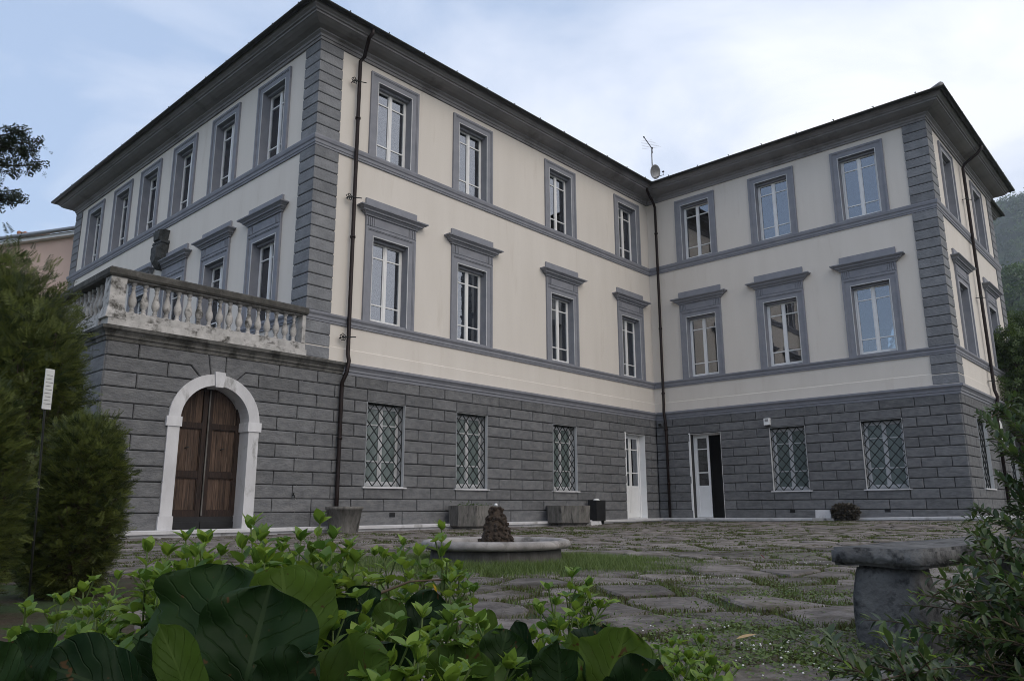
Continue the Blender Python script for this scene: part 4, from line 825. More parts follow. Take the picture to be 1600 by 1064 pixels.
# herbs and moss in the joints
JP = []; JH = []
for dep, p, c in keep:
    dens = 0 if dep > 28 else (330 if dep < 6 else 160 if dep < 11 else 75 if dep < 18 else 50)
    for k in range(len(c)):
        a, b = Vector(c[k]), Vector(c[(k+1) % len(c)]); L = (b-a).length; mid = (a+b)/2
        g_ = noise.noise(Vector((mid.x*.55, mid.y*.55, 3.3)))+.5*noise.noise(Vector((mid.x*1.7, mid.y*1.7, 1.3))); w_ = max(0., min(1., .42+1.6*g_))
        for q in range(int(L*dens*w_)):
            t_ = random.random(); s_ = a.lerp(b, t_); off = random.gauss(0, .035+.085*w_); nn = Vector((b.y-a.y, a.x-b.x)); nn = nn/max(nn.length, 1e-6)
            s_ = s_+nn*off; JP.append((s_.x, s_.y, gh(s_.x, s_.y)+.004)); JH.append((.013 if abs(off) < .05 else .006)*(0.5+.9*w_))
JP = np.array(JP); JH = np.array(JH)*RNG.uniform(.6, 1.5, len(JH)); far = np.hypot(JP[:, 0]-CAM.x, JP[:, 1]-CAM.y); o = blades('grass', JP, JH+.012+np.clip(far-9, 0, 12)*.0004, .009+np.clip(far-7, 0, 14)*.0022, MT['moss']); tag(o, 'low green herbs and moss growing in the joints of the paving', 'grass', kind='stuff')
# clover patches, close to the bench and bottom right
lv, lf = leaf_mesh('c', None, .016, .008, .2, .2, 3); CP = []
for (x, y, sp_, n_) in ((1240, 870, .35, 900), (1120, 985, .22, 1500), (1250, 1010, .25, 1600), (1330, 1040, .22, 1400), (1180, 930, .3, 1000), (1060, 1030, .15, 1200), (1420, 1000, .3, 900), (1290, 930, .3, 900)):
    c = hit(x, y, 'z', .02); q = RNG.normal(0, sp_, (n_, 2)); CP.append(np.column_stack([c.x+q[:, 0], c.y+q[:, 1], np.abs(RNG.normal(.025, .014, n_))]))
CP = np.concatenate(CP); n = len(CP); d = np.column_stack([RNG.normal(0, 1, n), RNG.normal(0, 1, n), RNG.uniform(-.1, .8, n)])
o = link('clover', scatter('clover', lv, lf, CP, frames(d, RNG.uniform(-.5, .5, n)), RNG.uniform(.5, 1.15, n), MT['grass'])); tag(o, 'clover and small weeds spreading over the stones near the bench', 'clover', kind='stuff')
fl = []
for (x, y, n_) in ((1215, 1018, 22), (1240, 1045, 16), (1135, 905, 14), (1105, 985, 16), (1260, 880, 16), (1340, 1040, 10), (1430, 985, 12)):
    c = hit(x, y, 'z', .03); fl += [(c.x+random.gauss(0, .12), c.y+random.gauss(0, .12), random.uniform(.03, .055)) for _ in range(n_)]
n = len(fl); ico = MB().lathe([(.0, -.004), (.0055, -.002), (.006, .002), (.0, .006)], 6)
tv = np.array(ico.v); tf = np.array([f_ for f_ in ico.f if len(f_) == 4])
o = link('clover_flower', scatter('clover_flower', tv, tf, np.array(fl), np.repeat(np.eye(3)[None], n, 0), RNG.uniform(.35, .8, n), MT['petal'], False)); tag(o, 'tiny white flowers scattered in the clover', 'flowers', kind='stuff')
lv, lf = leaf_mesh('fl', None, .085, .014, -.15, .5, 5)
t = link('fallen_leaf', np_mesh('fallen_leaf', lv, lf, MT['fallen'], True)); t.location = hit(1150, 998, 'z', .045); t.rotation_euler = (.2, -.1, -.9); tag(t, 'dry tan leaf lying on the paving in front of the bench', 'leaf')
t = link('fallen_leaf', np_mesh('fallen_leaf', lv*.7, lf, pm('red_leaf', (.34, .05, .04), (.42, .08, .06), 5, .7, 0), True)); t.location = hit(1195, 872, 'z', .05); t.rotation_euler = (.5, -.6, 1.9); tag(t, 'small red petal lying on the paving left of the bench', 'leaf')

# ------------------------------------------------------------------ foreground plants
def broad_leaf(L, W, cup, wave, seed):
    nl, nw = 24, 13; v = []; f = []; uv = []
    for i in range(nl+1):
        s_ = i/nl; w_ = W*(max(0., 1-abs((s_-.56)/.56 if s_ < .56 else (s_-.56)/.445)**(2.0 if s_ < .56 else 2.6))**(.62 if s_ < .56 else .5))+W*.02
        for j in range(nw+1):
            t_ = -1+2*j/nw; rip = .018*W*math.sin(s_*26+abs(t_)*-7)*abs(t_)**1.2*1.6 + wave*(noise.noise(Vector((s_*3+seed, t_*2, seed)))+1.1*abs(t_)**2*math.sin(s_*13+seed+2*t_))*W
            edge = .10*W*noise.noise(Vector((s_*5, seed, t_)))*abs(t_)**4*2
            v.append((L*s_ - (.012*L*math.sin(s_*26+seed)*abs(t_)**6), (w_+edge*.4)*t_, cup*W*t_*t_ - .42*cup*L*s_*s_*1.2 + rip*2.2)); uv.append((s_, .5+t_/2))
    for i in range(nl):
        for j in range(nw): a_ = i*(nw+1)+j; f.append((a_, a_+nw+1, a_+nw+2, a_+1))
    return v, f, uv
def leaf_object(name, base, tip, width, nrm, cup, wave, mat, parent, seed):
    base, tip = Vector(base), Vector(tip); L = (tip-base).length; v, f, uv = broad_leaf(L, width/2, cup, wave, seed); me = bpy.data.meshes.new(name); me.from_pydata(v, [], f); ul = me.uv_layers.new(name='UVMap')
    for lp in me.loops: ul.data[lp.index].uv = uv[lp.vertex_index]
    me.polygons.foreach_set('use_smooth', [True]*len(f)); me.materials.append(mat); X = (tip-base).normalized(); Y = nrm.cross(X).normalized(); Z = X.cross(Y)
    o = link(name, me, parent); Mx = Matrix((X, Y, Z)).transposed().to_4x4(); Mx.translation = base - parent.location; o.matrix_local = Mx; return o
TOCAM = -FW
# clump: (base px,py,depth) (tip px,py,depth) width m, normal tilt (right, up), cup, material
def bergenia(label, root, leaves):
    g0 = Vector((root.x, root.y, gh(root.x, root.y))); t = empty('broad_leaved_plant', g0); tag(t, label, 'plant')
    MB().tube([g0*0+Vector((0, 0, -.03)), Vector((.01, .0, .03)), Vector((.0, .01, .07))], [.03, .026, .02], 8).build('rootstock', MT['bark'], t)
    for i, (b, p, wd, tl, cup, mat) in enumerate(leaves):
        B_, T_ = pix(*b), pix(*p); nv = (TOCAM + RT*tl[0] + UP*tl[1]).normalized(); leaf_object('leaf', B_, T_, wd*1.06, nv, cup, .085, MT[mat], t, i*3.7+1)
        r0 = B_-g0; k = (T_-B_).normalized(); MB().tube([Vector((0, 0, .04)), r0*.5+Vector((0, 0, -.01)), r0-k*.01, r0+k*.03], [.007, .006, .005, .003], 6).build('leaf_stalk', MT['stem'], t)
bergenia('clump of big dark round leaves with one yellow-green leaf coloured as lit', gcol(370, 1.30), [
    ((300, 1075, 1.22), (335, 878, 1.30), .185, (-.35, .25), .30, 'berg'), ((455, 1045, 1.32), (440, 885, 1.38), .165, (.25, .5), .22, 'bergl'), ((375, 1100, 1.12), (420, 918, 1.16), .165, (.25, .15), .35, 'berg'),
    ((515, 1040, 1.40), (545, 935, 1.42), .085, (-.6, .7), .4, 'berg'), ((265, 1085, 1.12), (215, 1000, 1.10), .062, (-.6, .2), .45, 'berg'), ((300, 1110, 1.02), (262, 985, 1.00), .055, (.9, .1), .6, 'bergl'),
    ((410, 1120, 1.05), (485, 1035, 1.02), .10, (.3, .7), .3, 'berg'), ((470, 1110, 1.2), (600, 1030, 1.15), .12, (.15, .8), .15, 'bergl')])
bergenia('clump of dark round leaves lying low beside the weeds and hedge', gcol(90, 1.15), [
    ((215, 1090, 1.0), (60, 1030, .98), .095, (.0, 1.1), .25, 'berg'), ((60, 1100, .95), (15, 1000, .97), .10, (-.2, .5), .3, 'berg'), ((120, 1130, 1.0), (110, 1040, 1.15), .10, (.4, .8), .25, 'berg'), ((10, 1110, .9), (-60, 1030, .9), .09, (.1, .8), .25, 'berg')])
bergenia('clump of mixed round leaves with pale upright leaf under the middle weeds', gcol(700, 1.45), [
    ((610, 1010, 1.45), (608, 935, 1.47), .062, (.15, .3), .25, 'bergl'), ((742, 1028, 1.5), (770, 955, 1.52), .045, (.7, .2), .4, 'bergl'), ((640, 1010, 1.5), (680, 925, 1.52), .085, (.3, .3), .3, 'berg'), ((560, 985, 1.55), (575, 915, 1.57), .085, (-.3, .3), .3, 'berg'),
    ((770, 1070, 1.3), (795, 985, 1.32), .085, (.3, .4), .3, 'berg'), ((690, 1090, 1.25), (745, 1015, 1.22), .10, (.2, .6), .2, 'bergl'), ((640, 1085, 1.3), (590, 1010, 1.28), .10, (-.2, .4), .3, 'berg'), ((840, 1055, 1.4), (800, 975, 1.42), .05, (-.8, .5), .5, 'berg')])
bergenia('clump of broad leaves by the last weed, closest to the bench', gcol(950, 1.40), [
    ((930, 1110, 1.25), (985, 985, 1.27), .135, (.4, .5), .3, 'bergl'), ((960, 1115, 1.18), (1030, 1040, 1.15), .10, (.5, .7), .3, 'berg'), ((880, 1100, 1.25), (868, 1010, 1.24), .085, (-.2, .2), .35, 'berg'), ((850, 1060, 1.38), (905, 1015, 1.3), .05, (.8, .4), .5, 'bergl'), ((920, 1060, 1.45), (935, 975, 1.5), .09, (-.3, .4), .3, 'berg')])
# light green leafy weeds: square stems with opposite pairs of leaves
LVD = [leaf_mesh('leaf', None, 1., wd, cu, fo, 6) for wd, cu, fo in ((.30, .22, .35), (.27, -.10, .25), (.33, .35, .15))]
LV = [np_mesh('leaf', v_, f_, MT['lime'], True) for v_, f_ in LVD]
def weed(label, tips, leaf=.040, seed=0, extra=1):
    rnd = random.Random(seed); c = sum((pix(*t_) for t_ in tips), Vector())/len(tips)
    t = empty('leafy_weed', (c.x, c.y, gh(c.x, c.y))); tag(t, label, 'weed'); org = t.location; acc = []; leaf *= 1.22
    tips = list(tips) + [(x+rnd.uniform(-26, 26), y+rnd.uniform(14, 46), d+rnd.uniform(-.12, .12)) for x, y, d in tips for _ in range(extra)]
    def put(pos, d, size):
        X = d.normalized(); h_ = Vector((0, 0, 1)) if abs(X.z) < .95 else Vector((1, 0, 0)); Y = h_.cross(X).normalized(); Z = X.cross(Y); q = Matrix.Rotation(rnd.uniform(-.6, .6), 3, X); acc.append((pos-org, X, q @ Y, q @ Z, size, (pos-CAM).length))
    shoots = MB()
    for tp in tips:
        T_ = pix(*tp); B_ = Vector((c.x+rnd.uniform(-.05, .05), c.y+rnd.uniform(-.05, .05), 0)).lerp(Vector((T_.x, T_.y, 0)), .65); mid = B_.lerp(T_, .55)+Vector((rnd.uniform(-.04, .04), rnd.uniform(-.04, .04), 0))
        path = [B_*(1-k/6)**2 + mid*(2*(k/6)*(1-k/6)) + T_*(k/6)**2 for k in range(7)]
        MB().tube([q-org for q in path], [.0042-.0004*k for k in range(7)], 5).build('stem', MT['stem'], t, True)
        Ls = sum((path[k+1]-path[k]).length for k in range(6)); n_ = max(5, int(Ls/.046)); ang = rnd.random()*3
        for k in range(n_):
            s_ = .34+.66*(k+1)/n_; i = min(5, int(s_*6)); pos = path[i].lerp(path[i+1], s_*6-i); ax = (path[i+1]-path[i]).normalized(); ang += math.pi/2+rnd.uniform(-.3, .3); u = ax.orthogonal().normalized(); v_ = ax.cross(u)
            sz = leaf*(1.05-.42*max(0, s_-.72)/.28)*rnd.uniform(.75, 1.25)
            for sg in (0, math.pi):
                d = (u*math.cos(ang+sg)+v_*math.sin(ang+sg))*1.0+ax*(.50+2.2*max(0, s_-.62)); put(pos, d+Vector((rnd.uniform(-.25, .25), rnd.uniform(-.25, .25), rnd.uniform(-.35, .3))), sz)
                if rnd.random() < .34 and s_ < .92:                       # short side shoot
                    e_ = pos+d.normalized()*rnd.uniform(.02, .06)+Vector((0, 0, .018)); shoots.tube([pos-org, e_-org], .0018, 4)
                    for q in range(4): a = q*math.pi/2+rnd.random(); put(e_, d.normalized()*.6+Vector((math.cos(a), math.sin(a), .30)), sz*rnd.uniform(.55, .85))
        for q in range(4): a = q*math.pi/2+rnd.random(); put(T_, Vector((math.cos(a)*.38, math.sin(a)*.38, .9)), leaf*rnd.uniform(.5, .8))
    o = shoots.build('side_shoot', MT['stem'], t); o['kind'] = 'stuff'
    acc.sort(key=lambda q: q[5])
    for p_, X, Y, Z, sz, _ in acc[:290]:
        Mx = Matrix((X, Y, Z)).transposed().to_4x4() @ Matrix.Scale(sz, 4); Mx.translation = p_; o = link('leaf', LV[rnd.randrange(3)], t); o.matrix_local = Mx
    if len(acc) > 290:
        r_ = acc[290:]; rot = np.array([np.array(Matrix((X, Y, Z)).transposed()) for _, X, Y, Z, _, _ in r_]); o = link('leaf', scatter('leaf', LVD[0][0], LVD[0][1], np.array([q[0] for q in r_]), rot, np.array([q[4] for q in r_]), MT['lime'], True, True), t); o['kind'] = 'stuff'
weed('bright green leafy weed spreading low along the dark hedge', [(40, 965, 1.5), (95, 945, 1.6), (130, 925, 1.75), (185, 905, 2.0), (60, 1010, 1.3), (150, 965, 1.5), (110, 1000, 1.35), (195, 960, 1.6), (20, 1000, 1.4), (175, 1000, 1.4)], .036, 1)
weed('bright green leafy weed behind the biggest dark leaf, before the arched door', [(230, 862, 1.55), (262, 868, 1.6), (290, 845, 1.65), (320, 850, 1.6), (305, 870, 1.5), (345, 868, 1.7), (250, 900, 1.5), (280, 895, 1.55)], .040, 2)
weed('tall bright green leafy weed rising in front of the round tub', [(392, 826, 1.6), (408, 845, 1.55), (440, 862, 1.7), (500, 818, 1.75), (520, 842, 1.7), (470, 845, 1.8), (545, 858, 1.75), (400, 880, 1.5), (450, 890, 1.6), (555, 880, 1.7), (505, 880, 1.6)], .044, 3)
weed('bright green leafy weed reaching up against the fountain rim', [(690, 828, 1.8), (655, 868, 1.75), (630, 852, 1.85), (600, 872, 1.8), (718, 890, 1.8), (705, 910, 1.7), (740, 925, 1.75), (585, 868, 1.9), (640, 905, 1.7), (690, 870, 1.78)], .036, 4, 0)
weed('bright green leafy weed hanging over the pale upright leaves', [(520, 985, 1.35), (560, 1000, 1.35), (600, 1000, 1.35), (660, 965, 1.45), (700, 975, 1.4), (650, 1020, 1.25), (720, 1020, 1.25), (610, 1040, 1.2), (700, 1050, 1.2), (755, 985, 1.4), (570, 960, 1.45), (795, 1045, 1.25)], .040, 5)
weed('slender bright green weed standing alone before the bare paving', [(893, 902, 1.9), (920, 918, 1.9), (868, 945, 1.8), (845, 960, 1.75), (900, 955, 1.8), (880, 985, 1.6), (830, 1000, 1.55), (935, 950, 1.85), (912, 1000, 1.6)], .036, 6)
weed('low bright green weed at the edge of the clover', [(1050, 1010, 1.55), (1075, 1030, 1.5), (1095, 1005, 1.7), (1110, 1040, 1.5), (1135, 1050, 1.5), (1060, 1055, 1.4), (1020, 1050, 1.4)], .030, 7)
lv, lf = leaf_mesh('y', None, .045, .010, .5, .4, 5); t = link('yellow_leaf', np_mesh('yellow_leaf', lv, lf, MT['yellow'], True)); t.location = pix(676, 912, 1.7); t.rotation_euler = (.3, 1.1, -.6); tag(t, 'single yellow withered leaf caught in the weeds before the fountain', 'leaf')
MB_ = MB().tube([pix(545, 955, 1.6), pix(585, 930, 1.6), pix(640, 908, 1.65), pix(690, 905, 1.7)], [.0035, .003, .0025, .002], 5); t = MB_.build('bare_twig', MT['twig'], None, True); tag(t, 'thin dark bare twig arching over the weeds before the fountain', 'twig')

# ------------------------------------------------------------------ yew bushes on the left
sh = []; shf = []
for k in range(8):                        # one shoot: flat needles in two ranks along +X
    s_ = .08+.92*k/7
    for sg in (-1, 1):
        b = len(sh); w_ = .42*(1.05-.55*s_); sh += [(s_*.8, 0, 0), (s_*.8+.16, sg*w_*.42, .05), (s_*.8+.20, sg*w_, .02+.05*(k % 2))]; shf.append((b, b+1, b+2))
sh, shf = np.array(sh), np.array(shf)
def conifer_crown(name, parent, blobs, n, size, mat, droop=.2, up=.25):
    pos, dr = [], []; tot = sum(b[1][0]*b[1][1]+b[1][1]*b[1][2]+b[1][0]*b[1][2] for b in blobs)
    for (c, r3, seed) in blobs:
        k = int(n*(r3[0]*r3[1]+r3[1]*r3[2]+r3[0]*r3[2])/tot); d = RNG.normal(0, 1, (k, 3)); d /= np.linalg.norm(d, axis=1)[:, None]; rad = 1-np.abs(RNG.normal(0, .17, k))
        lump = np.array([noise.noise(Vector(q)*3.1+Vector((seed, 0, 0)))*.26+noise.noise(Vector(q)*7+Vector((0, seed, 0)))*.20 for q in d]); rad = rad*(1+lump)
        pos.append(np.array(c)+d*rad[:, None]*np.array(r3)); nrm = d/np.array(r3); nrm /= np.linalg.norm(nrm, axis=1)[:, None]; dr.append(nrm+RNG.normal(0, .45, (k, 3))+np.array([0, 0, up]))
    pos = np.concatenate(pos); dr = np.concatenate(dr); ok = pos[:, 2] > .03; pos, dr = pos[ok], dr[ok]; m_ = len(pos)
    return link(name, scatter(name, sh, shf, pos-np.array(parent.location), frames(dr, RNG.uniform(-.8, .8, m_)), size*RNG.uniform(.6, 1.35, m_), mat), parent)
def inner_mass(parent, blobs, mat):           # dense twigs inside the crown
    m = MB()
    for c, r3, seed in blobs:
        c = Vector(c)-parent.location; base = Vector((c.x*.3, c.y*.3, 0))
        for k in range(70):
            d = Vector(RNG.normal(0, 1, 3)).normalized(); e_ = Vector((c.x+d.x*r3[0]*.9, c.y+d.y*r3[1]*.9, max(.05, c.z+d.z*r3[2]*.9))); md = base.lerp(e_, .5)+Vector((0, 0, .1)); m.tube([base, md, e_], [.02, .010, .004], 4, False)
    return m.build('branches', mat, parent)
def yew(label, pos, blobs, n, size):
    t = empty('yew_bush', (pos.x, pos.y, 0)); tag(t, label, 'bush'); MB().tube([(0, 0, -.05), (.02, .01, .35), (0, .03, .7)], [.07, .055, .03], 8).build('trunk', MT['bark'], t, True)
    bl = [((pos.x+RTg.x*a+FWg.x*b, pos.y+RTg.y*a+FWg.y*b, z_), r3, s_) for (a, b, z_), r3, s_ in blobs]; inner_mass(t, bl, MT['bark']); conifer_crown('foliage', t, bl, n, size, MT['yew'])
yew('tall dark green yew bush hiding the terrace wall and reaching up to the balustrade', gcol(40, 7.6), [((-.42, 0, 1.25), (.68, .8, 1.42), 1.), ((-.80, .1, 2.15), (.48, .6, .70), 2.), ((-.12, -.1, 1.62), (.38, .6, .60), 3.)], 19000, .095)
yew('shorter rounded yew bush beside the sign post, in front of the stone wall', gcol(128, 5.9), [((-.03, 0, .56), (.27, .32, .60), 4.), ((.03, -.05, .80), (.20, .26, .36), 5.), ((-.12, .05, .35), (.28, .3, .42), 6.)], 12000, .062)
yew('yew bush left of the sign post with feathery tips, cut by the picture edge', gcol(-34, 5.05), [((-.14, 0, .58), (.32, .36, .66), 7.), ((-.09, -.05, .90), (.24, .28, .30), 8.)], 10000, .060)
# little sign on a thin post between the yews
pb = hit(45, 943, 'z', 0); t = empty('garden_sign', (pb.x, pb.y, 0)); tag(t, 'thin metal post with a small white printed plate before the yews', 'sign')
top = pix(77, 575, 4.70)-t.location; low = pix(70, 640, 4.70)-t.location
MB().tube([(0, 0, -.05), low*.5, low, top*.98], .0065, 6).build('post', MT['gutter'], t, True)
cX = (RTg*.42+FWg*.90).normalized(); cX = Vector((cX.x, cX.y, 0)); ctr = (top+low)/2+Vector((0, 0, .0)); ax = (top-low).normalized(); nz_ = cX.cross(ax).normalized()
def plate(name, wd, hh, th, off, mat, dz=0., dx=0.):
    m = MB(); c = ctr+nz_*off+ax*dz+cX*dx; P8 = [c+cX*a*wd/2+ax*b*hh/2+nz_*q*th/2 for q in (-1, 1) for a, b in ((-1, -1), (1, -1), (1, 1), (-1, 1))]; m.v += [tuple(p) for p in P8]; m.f += [(3, 2, 1, 0), (4, 5, 6, 7), (0, 1, 5, 4), (1, 2, 6, 5), (2, 3, 7, 6), (3, 0, 4, 7)]; m.build(name, MT[mat], t)
sgn = 1 if nz_.dot(CAM-(ctr+t.location)) > 0 else -1
plate('plate', .056, .25, .006, sgn*.012, 'sign')
for k in range(9): plate('print_line', .034+.006*(k % 3), .0025, .001, sgn*.0158, 'print', .085-.022*k, -.004*(k % 2))

# ------------------------------------------------------------------ shrub on the right
LL = [np_mesh('leaf', *leaf_mesh('leaf', None, 1., wd, cu, fo, 5), MT['laurel'], True) for wd, cu, fo in ((.19, .25, .5), (.21, .05, .35), (.17, -.15, .4))]
LL2 = [np_mesh('leaf', *leaf_mesh('leaf', None, 1., wd, cu, fo, 5), MT['lime'], True) for wd, cu, fo in ((.15, .15, .5), (.17, .05, .35))]  # brighter leaf copy for shoot tips: their lit look is put into the colour
rawleaf = leaf_mesh('leaf', None, 1., .20, .1, .4, 4)
def lance_shrub(label, root, tips, leaf, seed, nside=7):
    rnd = random.Random(seed); t = empty('lance_leaved_shrub', (root.x, root.y, gh(root.x, root.y))); tag(t, label, 'shrub'); org = t.location; P_, D_, S_ = [], [], []; st = MB()
    for tp in tips:
        T_ = pix(*tp); B_ = Vector((root.x+rnd.uniform(-.1, .1), root.y+rnd.uniform(-.1, .1), 0)); mid = B_.lerp(T_, .5)+Vector((0, 0, .25*abs(T_.z-B_.z)+.05)); ends = [(B_, mid, T_)]
        bez = lambda a, b, c, s_: a*(1-s_)**2+b*(2*s_*(1-s_))+c*s_**2
        for k in range(nside):
            s_ = rnd.uniform(.3, .95); p0 = bez(B_, mid, T_, s_); dv = Vector((rnd.gauss(0, 1), rnd.gauss(0, 1), rnd.uniform(-.2, .9))).normalized()*rnd.uniform(.10, .28); ends.append((p0, p0+dv*.5+Vector((0, 0, .02)), p0+dv))
        for ei, (a, b, c) in enumerate(ends):
            L = (c-a).length; st.tube([bez(a, b, c, k/5)-org for k in range(6)], [(.007 if ei == 0 else .003)*(1-.15*k) for k in range(6)], 5, False)
            n_ = int(L/.0135)
            for k in range(n_):
                s_ = (.35 if ei == 0 else .1)+(.65 if ei == 0 else .9)*k/n_; p = bez(a, b, c, s_); ax = (bez(a, b, c, min(1, s_+.05))-bez(a, b, c, max(0, s_-.05))).normalized(); u = ax.orthogonal().normalized(); v_ = ax.cross(u); an = k*2.4+rnd.uniform(-.4, .4)
                P_.append(p); D_.append((u*math.cos(an)+v_*math.sin(an))*.9+ax*.8); S_.append((leaf*rnd.uniform(.7, 1.25)*(1-.4*max(0, s_-.8)/.2), s_ > .86))
    st.build('branches', MT['twig'], t, True)
    order = sorted(range(len(P_)), key=lambda i: (P_[i]-CAM).length); rp, rd, rs = [], [], []
    for k, i in enumerate(order):
        X = D_[i].normalized()
        if k < 280:
            h_ = Vector((0, 0, 1)) if abs(X.z) < .95 else Vector((1, 0, 0)); Y = h_.cross(X).normalized(); Z = X.cross(Y); Mx = Matrix((X, Y, Z)).transposed().to_4x4() @ Matrix.Scale(S_[i][0], 4); Mx.translation = P_[i]-org
            o = link('leaf', (LL2[k % 2] if S_[i][1] else LL[k % 3]), t); o.matrix_local = Mx
        else: rp.append(P_[i]-org); rd.append(X); rs.append(S_[i][0])
    if rp:
        o = link('leaf', scatter('leaf', rawleaf[0], rawleaf[1], np.array(rp), frames(np.array(rd), RNG.uniform(-.4, .4, len(rp))), np.array(rs), MT['laurel'], True, True), t); o['kind'] = 'stuff'
lance_shrub('dark leafy shrub with lance leaves growing over the stone bench', gcol(1760, 2.9), [(1500, 872, 3.05), (1520, 842, 3.2), (1540, 890, 2.8), (1560, 850, 3.1), (1590, 900, 2.8), (1600, 830, 3.2), (1625, 870, 3.0), (1490, 955, 2.6), (1540, 950, 2.6), (1500, 1005, 2.5), (1570, 995, 2.5), (1620, 960, 2.6), (1550, 1045, 2.4), (1620, 1035, 2.4), (1590, 945, 2.7), (1465, 1030, 2.45), (1510, 1055, 2.35), (1420, 925, 2.5), (1440, 985, 2.45), (1480, 915, 2.7)], .046, 21, 6)
lance_shrub('tall shrub in front of the villa end wall with green tips coloured as lit', gcol(1720, 4.4), [(1490, 845, 4.2), (1520, 790, 4.2), (1556, 742, 4.2), (1578, 710, 4.2), (1605, 695, 4.2), (1570, 790, 4.1), (1605, 765, 4.1), (1528, 646, 4.4), (1556, 634, 4.4), (1592, 642, 4.4), (1600, 730, 4.2), (1600, 810, 4.0)], .058, 22, 5)
lance_shrub('low sprigs with narrow leaves pushing up before the bench leg', gcol(1440, 2.2), [(1300, 1030, 2.0), (1318, 1045, 1.95), (1352, 1032, 2.1), (1400, 1000, 2.2), (1440, 1020, 2.15), (1380, 1045, 2.0), (1470, 1045, 2.05), (1335, 1060, 1.95)], .042, 23, 2)
# stone edging of the planting bed
k0, k1 = hit(1225, 1068, 'z', .05), hit(1660, 1022, 'z', .05); dk = (k1-k0); kr = empty('bed_edging', (k0.x, k0.y, 0), math.atan2(dk.y, dk.x)); tag(kr, 'low dark stone edging of the bed under the shrub', 'edging'); nk = 4; Lk_ = dk.length/nk
for k in range(nk): rough_box('edging_stone', k*Lk_+.004, (k+1)*Lk_-.004, -.07, .0, -.05, .055+.008*(k % 2), .006, kr, MT['bench'], seed=30+k)
# weeds in the second tub, dry bush by the wing
lv, lf = leaf_mesh('w', None, .05, .012, .2, .3, 4); n = 260; q = RNG.normal(0, .22, (n, 2)); P_ = np.column_stack([q[:, 0], q[:, 1], .57+np.abs(RNG.normal(0, .05, n))]); d = np.column_stack([RNG.normal(0, 1, n), RNG.normal(0, 1, n), RNG.uniform(.2, 1.5, n)])
o = link('tub_weed', scatter('tub_weed', lv, lf, P_, frames(d, RNG.random(n)), RNG.uniform(.6, 1.4, n), MT['tree'])); o.location = pl2.location; tag(o, 'small weeds growing in the tub behind the fountain', 'weeds', kind='stuff')
bp_ = hit(1322, 812, 'x', LB-.5); t = empty('dry_bush', (LB-.5, bp_.y, gh(LB-.5, bp_.y))); tag(t, 'small round dark bush at the foot of the right wing wall', 'bush')
MB().tube([(0, 0, -.02), (0, 0, .2)], .02, 6).build('stem', MT['bark'], t)
lv, lf = leaf_mesh('w', None, .10, .032, .3, .3, 4); n = 1500; d = RNG.normal(0, 1, (n, 3)); d /= np.linalg.norm(d, axis=1)[:, None]; rr = RNG.uniform(.35, 1, n)**.5; P_ = d*rr[:, None]*np.array([.30, .40, .25])+np.array([0, 0, .27]); MT['dry'] = leafmat('dry_leaf', (.03, .026, .018), (.075, .062, .045), .15)
link('foliage', scatter('foliage', lv, lf, P_, frames(d+RNG.normal(0, .6, (n, 3)), RNG.random(n)*3), RNG.uniform(.5, 1.1, n), MT['dry']), t)

# ------------------------------------------------------------------ trees, house, hills beyond
cv = []; cf = []
for k in range(9):
    a = k*2.4; r_ = .35+.6*random.random(); c = np.array([r_*math.cos(a)*.7, r_*math.sin(a)*.7, random.uniform(-.5, .5)]); u = np.array([math.cos(a*3), math.sin(a*3), random.uniform(-.5, .5)])*.34; v_ = np.cross(u, [.3, -.2, .9])*.75; b = len(cv); cv += [c-u, c-v_*.6, c+u, c+v_*.6]; cf.append((b, b+1, b+2, b+3))
cv, cf = np.array(cv), np.array(cf)
def broad_tree(label, pos, H, Rr, n, seed, cl=.30):
    rnd = random.Random(seed); t = empty('broadleaf_tree', pos); tag(t, label, 'tree', 'trees behind the villa'); m = MB(); m.tube([(0, 0, -.2), (.1, 0, H*.3), (.0, .15, H*.6), (.1, .1, H*.85)], [.28, .22, .15, .05], 8); lobes = []
    for k in range(16):
        a = rnd.random()*6.283; z_ = H*rnd.uniform(.30, .92); r_ = Rr*rnd.uniform(.25, .85)*math.sqrt(max(.1, 1-((z_/H-.55)/.5)**2)); c = Vector((r_*math.cos(a), r_*math.sin(a), z_)); m.tube([(.05, .05, z_*.6), c*.6+Vector((0, 0, z_*.3)), c], [.09, .05, .02], 5, False); lobes.append((c, Rr*rnd.uniform(.28, .45)))
    m.build('trunk', MT['bark'], t, True); P_ = []; 
    for c, r_ in lobes:
        d = RNG.normal(0, 1, (n//16, 3)); d /= np.linalg.norm(d, axis=1)[:, None]; P_.append(np.array(c)+d*(r_*RNG.uniform(.5, 1.05, len(d)))[:, None]*np.array([1, 1, .8]))
    P_ = np.concatenate(P_); dd = RNG.normal(0, 1, P_.shape); link('crown', scatter('crown', cv, cf, P_, frames(dd, RNG.random(len(P_))*6), cl*RNG.uniform(.5, 1.2, len(P_)), MT['tree']), t)
broad_tree('green tree beside the far corner of the villa end wall', gcol(1618, 37), 9.4, 2.6, 9000, 1, .17)
broad_tree('darker tree low behind the villa, nearer the tall shrub', gcol(1628, 33), 6.8, 2.6, 8000, 2, .16)
